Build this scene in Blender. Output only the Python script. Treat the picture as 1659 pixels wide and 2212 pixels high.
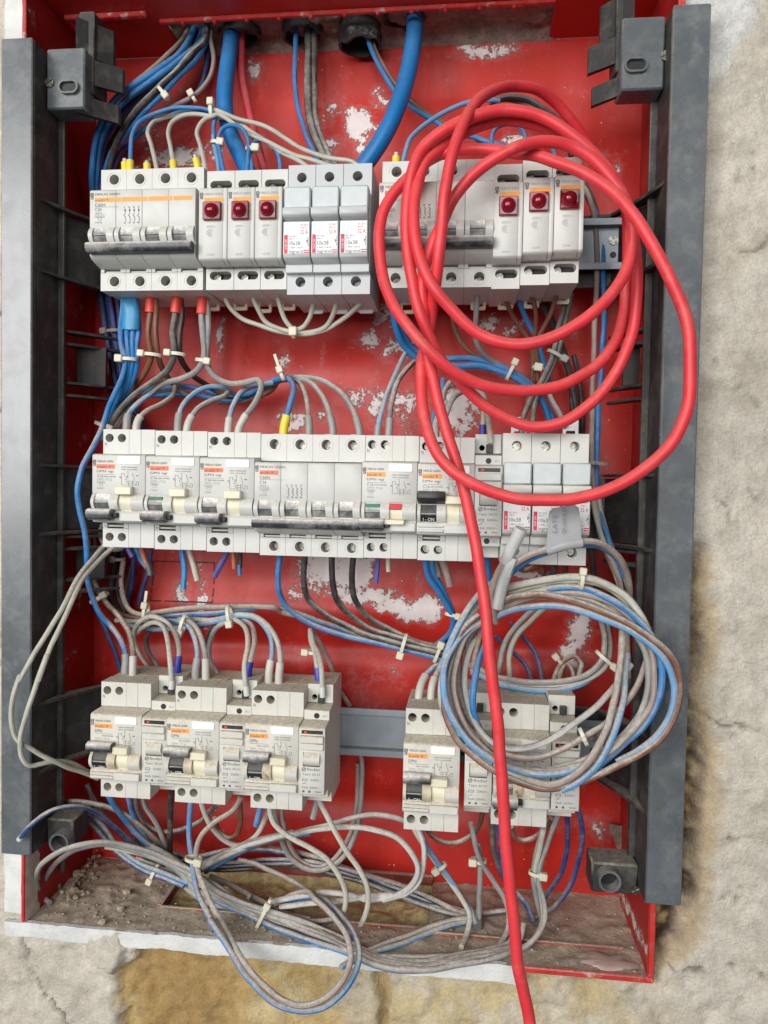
import bpy, bmesh, math, random
from mathutils import Vector, Matrix, noise
random.seed(7)
for _o in list(bpy.data.objects):
    bpy.data.objects.remove(_o, do_unlink=True)
SC = bpy.context.scene
S = 0.001                      # everything below is written in millimetres
# ------------------------------------------------------------------ camera
CAM = Vector((245.17, -524.91, 5.96)); YAW, PIT, ROL, FPX = 0.1085, -0.0354, -0.0187, 1588.9
MR = (Matrix.Rotation(YAW, 3, 'Z') @ Matrix.Rotation(PIT, 3, 'X') @ Matrix.Rotation(ROL, 3, 'Y'))
cd = bpy.data.cameras.new('camera'); cam = bpy.data.objects.new('camera', cd); SC.collection.objects.link(cam)
cd.sensor_fit = 'AUTO'; cd.sensor_width = 36; cd.lens = 36 * FPX / 2212; cd.clip_start = 0.01; cd.clip_end = 50
rx, fw, up = MR.col[0], MR.col[1], MR.col[2]
m4 = Matrix.Identity(4)
for i in range(3):
    m4[i][0] = rx[i]; m4[i][1] = up[i]; m4[i][2] = -fw[i]; m4[i][3] = CAM[i] * S
cam.matrix_world = m4
SC.camera = cam
SC.render.resolution_x = 768; SC.render.resolution_y = 1024
SC.render.engine = 'CYCLES'
# ------------------------------------------------------------------ light: room daylight and a four-pane window behind the viewer
wd = bpy.data.worlds.new('World'); SC.world = wd; wd.use_nodes = True
wd.node_tree.nodes['Background'].inputs[0].default_value = (0.86, 0.92, 1.0, 1)
wd.node_tree.nodes['Background'].inputs[1].default_value = 0.14
def lamp(name, loc, target, sx, sy, power, col=(1, .985, .96)):
    l = bpy.data.lights.new(name, 'AREA'); l.shape = 'RECTANGLE'; l.size = sx; l.size_y = sy; l.energy = power; l.color = col
    o = bpy.data.objects.new(name, l); SC.collection.objects.link(o); o.location = loc
    o.rotation_euler = (Vector(target) - Vector(loc)).to_track_quat('-Z', 'Y').to_euler(); return o
for i in range(4):
    lamp('window_pane_light', (-1.62 + i * 0.66, -2.3, 0.52), (0.1, 0, 0.0), 0.52, 1.4, 31 if i == 0 else 18)
SC.view_settings.view_transform = 'Standard'; SC.view_settings.look = 'None'
SC.view_settings.exposure = 0.0; SC.view_settings.gamma = 1
# ------------------------------------------------------------------ pixel <-> place helpers
def ray(u, v): return MR @ Vector(((u - 829.5) / FPX, 1, (1106 - v) / FPX))
def W(u, v, d):                 # photo position seen at depth plane d (mm in front of the rail plane)
    r = ray(u, v); return CAM + r * ((-d - CAM.y) / r.y)
def WZ(u, v, z):                # photo position on a level plane z
    r = ray(u, v); return CAM + r * ((z - CAM.z) / r.z)
def _rg(x0, y0, w, rw=1659): return (x0 / 1.8517, y0 / 1.8517, w / rw / 1.8517)
REG = {'0': (0, 0, 1), '1': _rg(0, 0, 1024), '2': _rg(800, 0, 1024), '3': _rg(1600, 0, 800), '4': _rg(2272, 0, 800),
       '8': _rg(1850, 550, 1000), '9': _rg(150, 1100, 1000), '10': _rg(850, 1100, 1000), '11': _rg(1500, 1100, 1400),
       '12': _rg(300, 1650, 800), '13': _rg(950, 1650, 800), '14': _rg(1600, 1650, 900), '15': _rg(0, 2100, 1100),
       '16': _rg(900, 2150, 1100), '17': _rg(1700, 2050, 1100), '20': _rg(1350, 2650, 1000), '21': _rg(2000, 2650, 900),
       '22': _rg(0, 3050, 1000), '23': _rg(700, 3150, 1000), '24': _rg(1500, 3250, 1200), '25': _rg(0, 3500, 1500),
       '26': _rg(350, 100, 700), '27': _rg(300, 2400, 700), '28': _rg(1550, 2200, 600), 'A': _rg(1450, 300, 1400),
       'B': _rg(1480, 1150, 600, 1475), 'C': _rg(1650, 2100, 1150), 'E': _rg(0, 2500, 500, 1106), 'F': _rg(0, 1600, 500, 1106),
       'G': _rg(0, 600, 500, 1106)}
def px(reg, x, y): a, b, s = REG[reg]; return a + s * x, b + s * y
# ------------------------------------------------------------------ materials
def lin(c):
    return tuple(((v / 255) / 12.92 if v / 255 <= .04045 else ((v / 255 + .055) / 1.055) ** 2.4) for v in c)
MATS = {}
def mat(name, rgb, rough=.5, metal=0, dust=0, dcol=(150, 143, 128), var=.12, scale=120, bump=0, trans=0, spec=.5, attr=None, acol=None, patch=0, pcol=(90, 70, 50)):
    """one procedural material: base colour with mottling, settled dust on faces that look up, optional smear attribute"""
    if name in MATS: return MATS[name]
    m = bpy.data.materials.new(name); m.use_nodes = True; nt = m.node_tree; N = nt.nodes; L = nt.links
    b = N['Principled BSDF']; b.inputs['Metallic'].default_value = metal
    if 'Specular IOR Level' in b.inputs: b.inputs['Specular IOR Level'].default_value = spec
    if trans: b.inputs['Transmission Weight'].default_value = trans
    tc = N.new('ShaderNodeTexCoord'); geo = N.new('ShaderNodeNewGeometry')
    def nz(sc, det=5, rg=.6):
        n = N.new('ShaderNodeTexNoise'); n.inputs['Scale'].default_value = sc; n.inputs['Detail'].default_value = det; n.inputs['Roughness'].default_value = rg
        L.new(geo.outputs['Position'], n.inputs['Vector']); return n.outputs['Fac']
    def mth(op, a, c, clamp=True):
        n = N.new('ShaderNodeMath'); n.operation = op; n.use_clamp = clamp
        for i, q in enumerate((a, c)):
            if hasattr(q, 'links'): L.new(q, n.inputs[i])
            else: n.inputs[i].default_value = q
        return n.outputs[0]
    def rmp(f, lo, hi, a=0., c=1.):
        n = N.new('ShaderNodeMapRange'); n.inputs[1].default_value = lo; n.inputs[2].default_value = hi; n.inputs[3].default_value = a; n.inputs[4].default_value = c
        n.interpolation_type = 'SMOOTHSTEP'; L.new(f, n.inputs[0]); return n.outputs[0]
    def mix(f, a, c):
        n = N.new('ShaderNodeMix'); n.data_type = 'RGBA'
        if hasattr(f, 'links'): L.new(f, n.inputs[0])
        else: n.inputs[0].default_value = f
        for k, q in ((6, a), (7, c)):
            if hasattr(q, 'links'): L.new(q, n.inputs[k])
            else: n.inputs[k].default_value = (*q, 1)
        return n.outputs[2]
    c0 = lin(rgb); dk = tuple(v * (1 - var) for v in c0); lt = tuple(min(1, v * (1 + var * .6)) for v in c0)
    n1 = nz(scale)
    if attr == 'COLOR':
        at = N.new('ShaderNodeAttribute'); at.attribute_name = 'tint'
        col = mix(rmp(n1, .3, .7), (0, 0, 0), (1, 1, 1))
        mm = N.new('ShaderNodeMix'); mm.data_type = 'RGBA'; mm.blend_type = 'MULTIPLY'; mm.inputs[0].default_value = var
        L.new(at.outputs['Color'], mm.inputs[6]); L.new(col, mm.inputs[7]); col = mm.outputs[2]
    else:
        col = mix(rmp(n1, .3, .7), dk, lt)
    rg = None
    if bump >= .85:
        sp = N.new('ShaderNodeMix'); sp.data_type = 'RGBA'; sp.blend_type = 'MULTIPLY'; sp.inputs[0].default_value = 1
        L.new(col, sp.inputs[6]); L.new(mix(rmp(nz(520, 4, .75), .3, .68), (.9, .88, .85), (1.12, 1.12, 1.12)), sp.inputs[7]); col = sp.outputs[2]
    if patch:
        pf = mth('MULTIPLY', rmp(nz(scale * .6 + 17, 6, .7), .56, .66), patch); col = mix(pf, col, lin(pcol))
    if attr and attr != 'COLOR':
        at = N.new('ShaderNodeAttribute'); at.attribute_name = attr
        f = mth('ADD', at.outputs['Fac'], mth('MULTIPLY', mth('SUBTRACT', nz(90, 8, .78), .5, False), 2.3, False), False)
        f = mth('ADD', f, mth('MULTIPLY', mth('SUBTRACT', nz(430, 5, .7), .5, False), .6, False), False)
        col = mix(mth('MULTIPLY', rmp(f, .5, .56), .94), col, mix(rmp(nz(60), .35, .65), lin(acol), lin((236, 231, 228))))
        # faint wiped haze and small flecks
        hz = mth('MULTIPLY', rmp(f, .1, .6), .13); col = mix(hz, col, lin(acol))
        SMK = f
        fl = mth('MULTIPLY', rmp(nz(330, 2, .5), .755, .785), .9); col = mix(fl, col, lin((215, 205, 190)))
    if dust:
        sx = N.new('ShaderNodeSeparateXYZ'); L.new(geo.outputs['Normal'], sx.inputs[0])
        u = mth('MULTIPLY', rmp(sx.outputs['Z'], -.15, .85), dust * 1.35, False)
        f = mth('MULTIPLY', u, rmp(nz(260, 6, .7), .25, .62, .45, 1.0))
        f2 = mth('MULTIPLY', rmp(nz(70, 6, .7), .42, .75), dust * .38)
        f = mth('ADD', f, f2); col = mix(f, col, mix(rmp(nz(500, 3), .4, .6), lin(dcol), lin(tuple(min(255, v * 1.13) for v in dcol))))
        rg = mth('ADD', mth('MULTIPLY', f, .45), rough)
    L.new(col, b.inputs['Base Color'])
    if rg is not None: L.new(rg, b.inputs['Roughness'])
    else:
        L.new(rmp(nz(scale * 2.3), .2, .8, max(0, rough - .07), min(1, rough + .1)), b.inputs['Roughness'])
    if attr and attr != 'COLOR':
        bp = N.new('ShaderNodeBump'); bp.inputs['Strength'].default_value = .8; bp.inputs['Distance'].default_value = .0009
        L.new(rmp(SMK, .48, .6), bp.inputs['Height']); L.new(bp.outputs[0], b.inputs['Normal'])
    if bump:
        bp = N.new('ShaderNodeBump'); bp.inputs['Strength'].default_value = min(1, bump); bp.inputs['Distance'].default_value = .0022 if bump >= .85 else .0012
        L.new(nz(scale * 4 + 200, 6, .7), bp.inputs['Height']); L.new(bp.outputs[0], b.inputs['Normal'])
    MATS[name] = m; return m
mat('red_plastic', (186, 38, 32), .42, var=.1, scale=18, dust=.25, dcol=(120, 84, 76))
mat('red_back', (190, 38, 27), .46, var=.12, scale=14, attr='smear', acol=(222, 212, 210))
mat('red_floor', (150, 40, 34), .6, var=.2, scale=40, dust=.95, dcol=(170, 157, 138), bump=.7)
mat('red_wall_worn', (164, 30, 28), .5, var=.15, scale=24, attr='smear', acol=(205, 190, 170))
mat('red_rim', (196, 40, 34), .45, var=.2, scale=60, dust=.35, dcol=(196, 160, 150), patch=.75, pcol=(214, 190, 184))
mat('white_paint', (224, 225, 222), .8, var=.12, scale=60, bump=.8)
mat('wall', (200, 195, 180), .95, var=.22, scale=70, attr='COLOR', bump=.9)
mat('foam', (228, 208, 152), .95, var=.3, scale=160, bump=1)
mat('mortar', (164, 146, 134), .95, var=.35, scale=90, bump=1, patch=.5, pcol=(190, 180, 170))
mat('frame_grey', (86, 93, 98), .25, var=.2, scale=30, dust=.5, dcol=(150, 146, 136), patch=.2, pcol=(120, 122, 122), spec=.8)
mat('frame_black', (38, 39, 40), .55, var=.2, scale=60, dust=.6, dcol=(140, 134, 122))
mat('black_plastic', (30, 30, 32), .5, var=.2, scale=80, dust=.35, dcol=(130, 124, 114))
mat('conduit', (22, 22, 23), .5, var=.25, scale=90, dust=.3, dcol=(150, 145, 140), patch=.6, pcol=(150, 148, 145))
mat('zinc', (140, 148, 156), .45, metal=.7, var=.12, scale=50, dust=.35, dcol=(140, 134, 120))
mat('screw_metal', (150, 148, 140), .32, metal=1, var=.5, scale=420)
mat('screw_dark', (26, 25, 24), .5, var=.2)
mat('plastic', (203, 204, 199), .44, var=.045, scale=50, dust=.42, dcol=(192, 186, 172))
mat('plastic_dirty', (206, 205, 198), .52, var=.06, scale=60, dust=.9, dcol=(188, 180, 162), patch=.08, pcol=(150, 132, 100))
mat('plastic_grey', (190, 194, 196), .45, var=.04, scale=50, dust=.2, dcol=(180, 174, 160))
mat('white_window', (243, 243, 240), .4, var=.02, dust=.12, dcol=(200, 195, 180))
mat('cream', (226, 220, 196), .42, var=.06, scale=80, dust=.2, dcol=(190, 176, 140), patch=.12, pcol=(140, 118, 70))
mat('brown_tab', (196, 184, 158), .5, var=.2, scale=240, patch=.8, pcol=(104, 82, 44))
mat('toggle_grey', (92, 94, 96), .35, var=.25, scale=140, dust=1.0, dcol=(214, 210, 204))
mat('toggle_dark', (52, 54, 57), .36, var=.25, scale=140, dust=.95, dcol=(206, 202, 196))
mat('toggle_black', (30, 32, 35), .42, var=.15, scale=140, dust=.3, dcol=(120, 118, 112))
mat('green_mark', (58, 120, 96), .5, var=.2); mat('red_mark', (205, 30, 50), .45)
mat('orange_print', (240, 160, 70), .5, var=.06); mat('orange_red_print', (232, 118, 72), .5, var=.06)
mat('dark_print', (92, 92, 94), .6, var=.1); mat('light_print', (150, 150, 148), .6, var=.1); mat('red_print', (214, 62, 84), .55); mat('white_print', (225, 225, 225), .5)
mat('label_white', (232, 232, 232), .45, var=.02)
mat('lens_red', (120, 4, 28), .12, var=.1, spec=.5); mat('fuse_window', (186, 194, 195), .3, var=.05, spec=.6, scale=90)
mat('red_cable', (220, 50, 60), .45, var=.1, scale=30, dust=.24, dcol=(206, 138, 122), patch=.22, pcol=(214, 110, 96))
mat('blue_cable', (6, 110, 176), .4, var=.1, scale=40, dust=.2, dcol=(120, 150, 180))
mat('tape_blue', (40, 140, 186), .38, var=.1, dust=.1)
WC = {'blue': (34, 120, 184), 'bluebright': (36, 140, 200), 'lightblue': (96, 154, 200), 'navy': (24, 60, 118), 'purple': (70, 80, 158),
      'grey': (142, 142, 142), 'pale': (186, 186, 172), 'white': (192, 194, 192), 'pink': (150, 130, 122), 'brown': (118, 76, 56), 'black': (44, 43, 44), 'darkgrey': (84, 82, 80), 'red': (206, 44, 60), 'orange': (180, 98, 60)}
for k, c in WC.items():
    mat('wire_' + k, c, .5, var=.1, scale=60, dust=.3, dcol=(158, 156, 150))
    mat('wire_' + k + '_dusty', c, .6, var=.14, scale=90, dust=.85, dcol=(172, 166, 156))
for k, c in {'yellow': (236, 212, 60), 'red': (222, 62, 46), 'grey': (150, 150, 148), 'pale': (196, 194, 186), 'blue': (36, 52, 168), 'clear': (205, 208, 204)}.items():
    mat('ferrule_' + k, c, .42, var=.06, dust=.2, dcol=(190, 184, 170))
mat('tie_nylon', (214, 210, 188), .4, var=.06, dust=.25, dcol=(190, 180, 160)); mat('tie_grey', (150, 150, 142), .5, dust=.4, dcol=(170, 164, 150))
mat('clip_cream', (214, 204, 178), .5, var=.06, dust=.2); mat('tag_grey', (164, 166, 168), .4, var=.05, dust=.15); mat('pen_ink', (122, 124, 138), .6)
mat('crumb', (198, 184, 160), .95, var=.25, scale=200, bump=1)
# ------------------------------------------------------------------ mesh helpers
COL = SC.collection
class MB:
    def __init__(s): s.v = []; s.f = []
    def add(s, vs, fs):
        o = len(s.v); s.v += [tuple(v) for v in vs]; s.f += [tuple(i + o for i in f) for f in fs]; return s
    def box(s, x0, x1, d0, d1, z0, z1, b=.35):
        b = min(b, abs(x1 - x0) * .4, abs(d1 - d0) * .4, abs(z1 - z0) * .4)
        lo = (x0, -d1, z0); hi = (x1, -d0, z1); V = []; idx = {}
        for sx in (0, 1):
            for sy in (0, 1):
                for sz in (0, 1):
                    c = [(lo, hi)[sx][0], (lo, hi)[sy][1], (lo, hi)[sz][2]]; sg = (1 - 2 * sx, 1 - 2 * sy, 1 - 2 * sz)
                    for a in range(3):
                        q = [c[k] + (0 if k == a else sg[k] * b) for k in range(3)]; idx[(sx, sy, sz, a)] = len(V); V.append(q)
        F = []
        def face(ids):
            cs = [Vector(V[i]) for i in ids]; n = (cs[1] - cs[0]).cross(cs[2] - cs[0]); mid = sum(cs, Vector()) / len(cs)
            ctr = Vector(((x0 + x1) / 2, -(d0 + d1) / 2, (z0 + z1) / 2)); F.append(ids if n.dot(mid - ctr) > 0 else ids[::-1])
        for a in range(3):
            o1, o2 = [k for k in range(3) if k != a]
            for sa in (0, 1):
                ids = []
                for p, q in ((0, 0), (1, 0), (1, 1), (0, 1)):
                    k = [0, 0, 0]; k[a] = sa; k[o1] = p; k[o2] = q; ids.append(idx[(*k, a)])
                face(ids)
            for p in (0, 1):
                for q in (0, 1):
                    k = [0, 0, 0]; k[o1] = p; k[o2] = q; k2 = list(k); k2[a] = 1
                    face([idx[(*k, o1)], idx[(*k, o2)], idx[(*k2, o2)], idx[(*k2, o1)]])
        for sx in (0, 1):
            for sy in (0, 1):
                for sz in (0, 1): face([idx[(sx, sy, sz, a)] for a in range(3)])
        return s.add(V, F)
    def prism(s, prof, x0, x1):          # profile of (d, z) points, run along x
        n = len(prof); A = [(x0, -d, z) for d, z in prof]; B = [(x1, -d, z) for d, z in prof]
        ar = sum(prof[i][0] * prof[(i + 1) % n][1] - prof[(i + 1) % n][0] * prof[i][1] for i in range(n))
        fs = [tuple(range(n)), tuple(range(2 * n - 1, n - 1, -1))] + [(i, i + n, (i + 1) % n + n, (i + 1) % n) for i in range(n)]
        if ar < 0: fs = [f[::-1] for f in fs]
        return s.add(A + B, [f[::-1] for f in fs])
    def cyl(s, c, ax, r, h, n=20, r2=None, cap=True):
        ax = Vector(ax).normalized(); e = ax.orthogonal().normalized(); g = ax.cross(e); r2 = r if r2 is None else r2; c = Vector(c); V = []
        for k, rr in ((0, r), (h, r2)):
            V += [c + ax * k + (e * math.cos(t * 2 * math.pi / n) + g * math.sin(t * 2 * math.pi / n)) * rr for t in range(n)]
        F = [(i, (i + 1) % n, (i + 1) % n + n, i + n) for i in range(n)]
        if cap: F += [tuple(range(n - 1, -1, -1)), tuple(range(n, 2 * n))]
        return s.add(V, F)
    def ringtube(s, c, ax, r, ri, h, n=24, ex=1):
        ax = Vector(ax).normalized(); e = Vector((1, 0, 0)) if abs(ax.x) < .9 else Vector((0, 0, 1)); g = ax.cross(e); V = []; c = Vector(c)
        for rr, k in ((r, 0), (r, h), (ri, h), (ri, 0)):
            V += [c + ax * k + (e * math.cos(t * 2 * math.pi / n) * rr * ex + g * math.sin(t * 2 * math.pi / n) * rr) for t in range(n)]
        F = []
        for q in range(4):
            for i in range(n): F.append((q * n + i, q * n + (i + 1) % n, ((q + 1) % 4) * n + (i + 1) % n, ((q + 1) % 4) * n + i))
        return s.add(V, F)
    def dome(s, c, r, h, n=18, m=6):     # bulging towards the viewer (-y)
        V = []; F = []
        for j in range(m):
            a = j / m * math.pi / 2
            V += [(c[0] + r * math.cos(a) * math.cos(t * 2 * math.pi / n), c[1] - h * math.sin(a), c[2] + r * math.cos(a) * math.sin(t * 2 * math.pi / n)) for t in range(n)]
        V.append((c[0], c[1] - h, c[2]))
        for j in range(m - 1):
            for i in range(n): F.append((j * n + i, j * n + (i + 1) % n, (j + 1) * n + (i + 1) % n, (j + 1) * n + i))
        F += [((m - 1) * n + i, (m - 1) * n + (i + 1) % n, m * n) for i in range(n)]
        return s.add(V, F)
    def holed(s, x0, x1, z0, z1, d0, d1, holes, n=24):
        """block whose front has true recesses; holes = (cx, cz, rx, rz, stadium)"""
        hs = sorted(holes); cuts = [x0] + [(hs[i][0] + hs[i + 1][0]) / 2 for i in range(len(hs) - 1)] + [x1]
        for h, a, b in zip(hs, cuts[:-1], cuts[1:]):
            cx, cz, r, half = h; C = []; R = []
            ang = [2 * math.pi * (i + .5) / n for i in range(n)]
            for t in ang:
                c, q = math.cos(t), math.sin(t)
                C.append((cx + r * c + (half if c > 0 else -half), cz + r * q))
                k = min([(b - cx) / c if c > 1e-6 else ((a - cx) / c if c < -1e-6 else 1e9), (z1 - cz) / q if q > 1e-6 else ((z0 - cz) / q if q < -1e-6 else 1e9)])
                R.append([cx + k * c, cz + k * q])
            for X in (a, b):
                for Z in (z0, z1):
                    j = min(range(n), key=lambda i: (R[i][0] - X) ** 2 + (R[i][1] - Z) ** 2); R[j] = [X, Z]
            V = [(p[0], -d1, p[1]) for p in R] + [(p[0], -d1, p[1]) for p in C] + [(p[0], -d0, p[1]) for p in C] + [(p[0], -d0, p[1]) for p in R]
            F = []
            for i in range(n):
                j = (i + 1) % n
                F += [(i, j, j + n, i + n), (i + n, j + n, j + 2 * n, i + 2 * n), (i, i + 3 * n, j + 3 * n, j)]
            F.append(tuple(range(2 * n, 3 * n))); s.add(V, F)
        return s
    def screw(s, cx, cz, d, r):
        s.cyl((cx, -d + .6, cz), (0, -1, 0), r, .6, 16)
        for q in range(4):
            a0 = q * math.pi / 2 + .5; pts = [(.16, .16)] + [(math.cos(t), math.sin(t)) for t in (.2, .5, .8, 1.05, 1.37)]
            P = [(cx + r * (x * math.cos(a0) - y * math.sin(a0)) * .97, cz + r * (x * math.sin(a0) + y * math.cos(a0)) * .97) for x, y in pts]; n = len(P)
            s.add([(p[0], -d, p[1]) for p in P] + [(p[0], -d - .7, p[1]) for p in P], [tuple(range(n, 2 * n))] + [(i, (i + 1) % n, (i + 1) % n + n, i + n) for i in range(n)])
        return s
    def line(s, pts, d, w=.22):          # flat printed line
        for (a, b), (c, e) in zip(pts[:-1], pts[1:]):
            t = Vector((c - a, e - b)); q = t.length or 1; nx, nz_ = -t.y / q * w / 2, t.x / q * w / 2
            s.add([(a + nx, -d, b + nz_), (a - nx, -d, b - nz_), (c - nx, -d, e - nz_), (c + nx, -d, e + nz_)], [(0, 1, 2, 3)])
        return s
    def rect(s, x0, x1, z0, z1, d): return s.add([(x0, -d, z0), (x1, -d, z0), (x1, -d, z1), (x0, -d, z1)], [(0, 1, 2, 3)])
    def text(s, t, x, z, h, w, d, rot=0):
        vs, fs, bw, bh = glyphs(t); k = w / bw; kz = h / bh; o = []
        for a, b in vs:
            a, b = a * k, b * kz
            if rot: a, b = -b, a
            o.append((x + a, -d, z + b))
        return s.add(o, fs)
    def mesh(s, name, m, smooth=True, bevel=0, angle=40):
        me = bpy.data.meshes.new(name); me.from_pydata([(v[0] * S, v[1] * S, v[2] * S) for v in s.v], [], s.f)
        bm = bmesh.new(); bm.from_mesh(me)
        if bevel:
            bmesh.ops.remove_doubles(bm, verts=bm.verts, dist=1e-7)
            ed = [e for e in bm.edges if len(e.link_faces) == 2 and e.calc_face_angle(0) > .6]
            bmesh.ops.bevel(bm, geom=ed, offset=bevel * S, segments=1, profile=.5, affect='EDGES', clamp_overlap=True)
        bmesh.ops.recalc_face_normals(bm, faces=bm.faces)
        for f in bm.faces: f.smooth = smooth
        for e in bm.edges:
            if len(e.link_faces) == 2 and e.calc_face_angle(0) > math.radians(angle): e.smooth = False
        bm.to_mesh(me); bm.free(); me.materials.append(MATS[m]); return me
_G = {}
def glyphs(t):
    if t in _G: return _G[t]
    cu = bpy.data.curves.new('glyph', 'FONT'); cu.body = t; cu.size = 1; cu.resolution_u = 2
    o = bpy.data.objects.new('glyph', cu); COL.objects.link(o)
    dg = bpy.context.evaluated_depsgraph_get(); me = o.evaluated_get(dg).to_mesh()
    vs = [(v.co.x, v.co.y) for v in me.vertices]; fs = [tuple(p.vertices) for p in me.polygons]
    o.evaluated_get(dg).to_mesh_clear(); bpy.data.objects.remove(o); bpy.data.curves.remove(cu)
    if not vs: vs = [(0, 0), (1, 0), (1, 1)]; fs = []
    x0 = min(v[0] for v in vs); y0 = min(v[1] for v in vs); x1 = max(v[0] for v in vs); y1 = max(v[1] for v in vs)
    _G[t] = ([(a - x0, b - y0) for a, b in vs], fs, (x1 - x0) or 1, (y1 - y0) or 1); return _G[t]
def link(name, me, parent=None, **p):
    o = bpy.data.objects.new(name, me); COL.objects.link(o)
    if parent: o.parent = parent
    for k, v in p.items(): o[k] = v
    return o
def part(name, mb, m, parent=None, smooth=True, bevel=0, **p): return link(name, mb.mesh(name, m, smooth, bevel), parent, **p)
def thing(name, label, cat, loc=(0, 0, 0), group=None):
    o = bpy.data.objects.new(name, None); COL.objects.link(o); o.empty_display_size = .01; o.location = [c * S for c in loc]
    o['label'] = label; o['category'] = cat
    if group: o['group'] = group
    return o
def spline(P, step=3.0):
    P = [Vector(p) for p in P]
    if len(P) == 2: P = [P[0], (P[0] + P[1]) / 2, P[1]]
    Q = [P[0] * 2 - P[1]] + P + [P[-1] * 2 - P[-2]]; out = []
    for i in range(1, len(Q) - 2):
        a, b, c, d = Q[i - 1:i + 3]
        t0 = 0; t1 = t0 + max(1e-3, (b - a).length ** .5); t2 = t1 + max(1e-3, (c - b).length ** .5); t3 = t2 + max(1e-3, (d - c).length ** .5)
        n = max(2, int((c - b).length / step))
        for k in range(n):
            t = t1 + (t2 - t1) * k / n
            A1 = a * ((t1 - t) / (t1 - t0)) + b * ((t - t0) / (t1 - t0)); A2 = b * ((t2 - t) / (t2 - t1)) + c * ((t - t1) / (t2 - t1)); A3 = c * ((t3 - t) / (t3 - t2)) + d * ((t - t2) / (t3 - t2))
            B1 = A1 * ((t2 - t) / (t2 - t0)) + A2 * ((t - t0) / (t2 - t0)); B2 = A2 * ((t3 - t) / (t3 - t1)) + A3 * ((t - t1) / (t3 - t1))
            out.append(B1 * ((t2 - t) / (t2 - t1)) + B2 * ((t - t1) / (t2 - t1)))
    out.append(P[-1]); return out
def tube(mb, pts, r, n=10, flat=1.0):
    pts = [Vector(p) for p in pts]; t = (pts[1] - pts[0]).normalized(); e = t.orthogonal().normalized(); V = []; F = []
    for i, p in enumerate(pts):
        q = (pts[min(i + 1, len(pts) - 1)] - pts[max(i - 1, 0)]).normalized()
        if q.length < .5: q = t
        e = (e - q * e.dot(q)).normalized(); g = q.cross(e); t = q
        V += [p + (e * math.cos(k * 2 * math.pi / n) + g * math.sin(k * 2 * math.pi / n)) * r for k in range(n)]
    for i in range(len(pts) - 1):
        for k in range(n): F.append((i * n + k, i * n + (k + 1) % n, (i + 1) * n + (k + 1) % n, (i + 1) * n + k))
    F += [tuple(range(n - 1, -1, -1)), tuple(range((len(pts) - 1) * n, len(pts) * n))]
    return mb.add(V, F)
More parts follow.
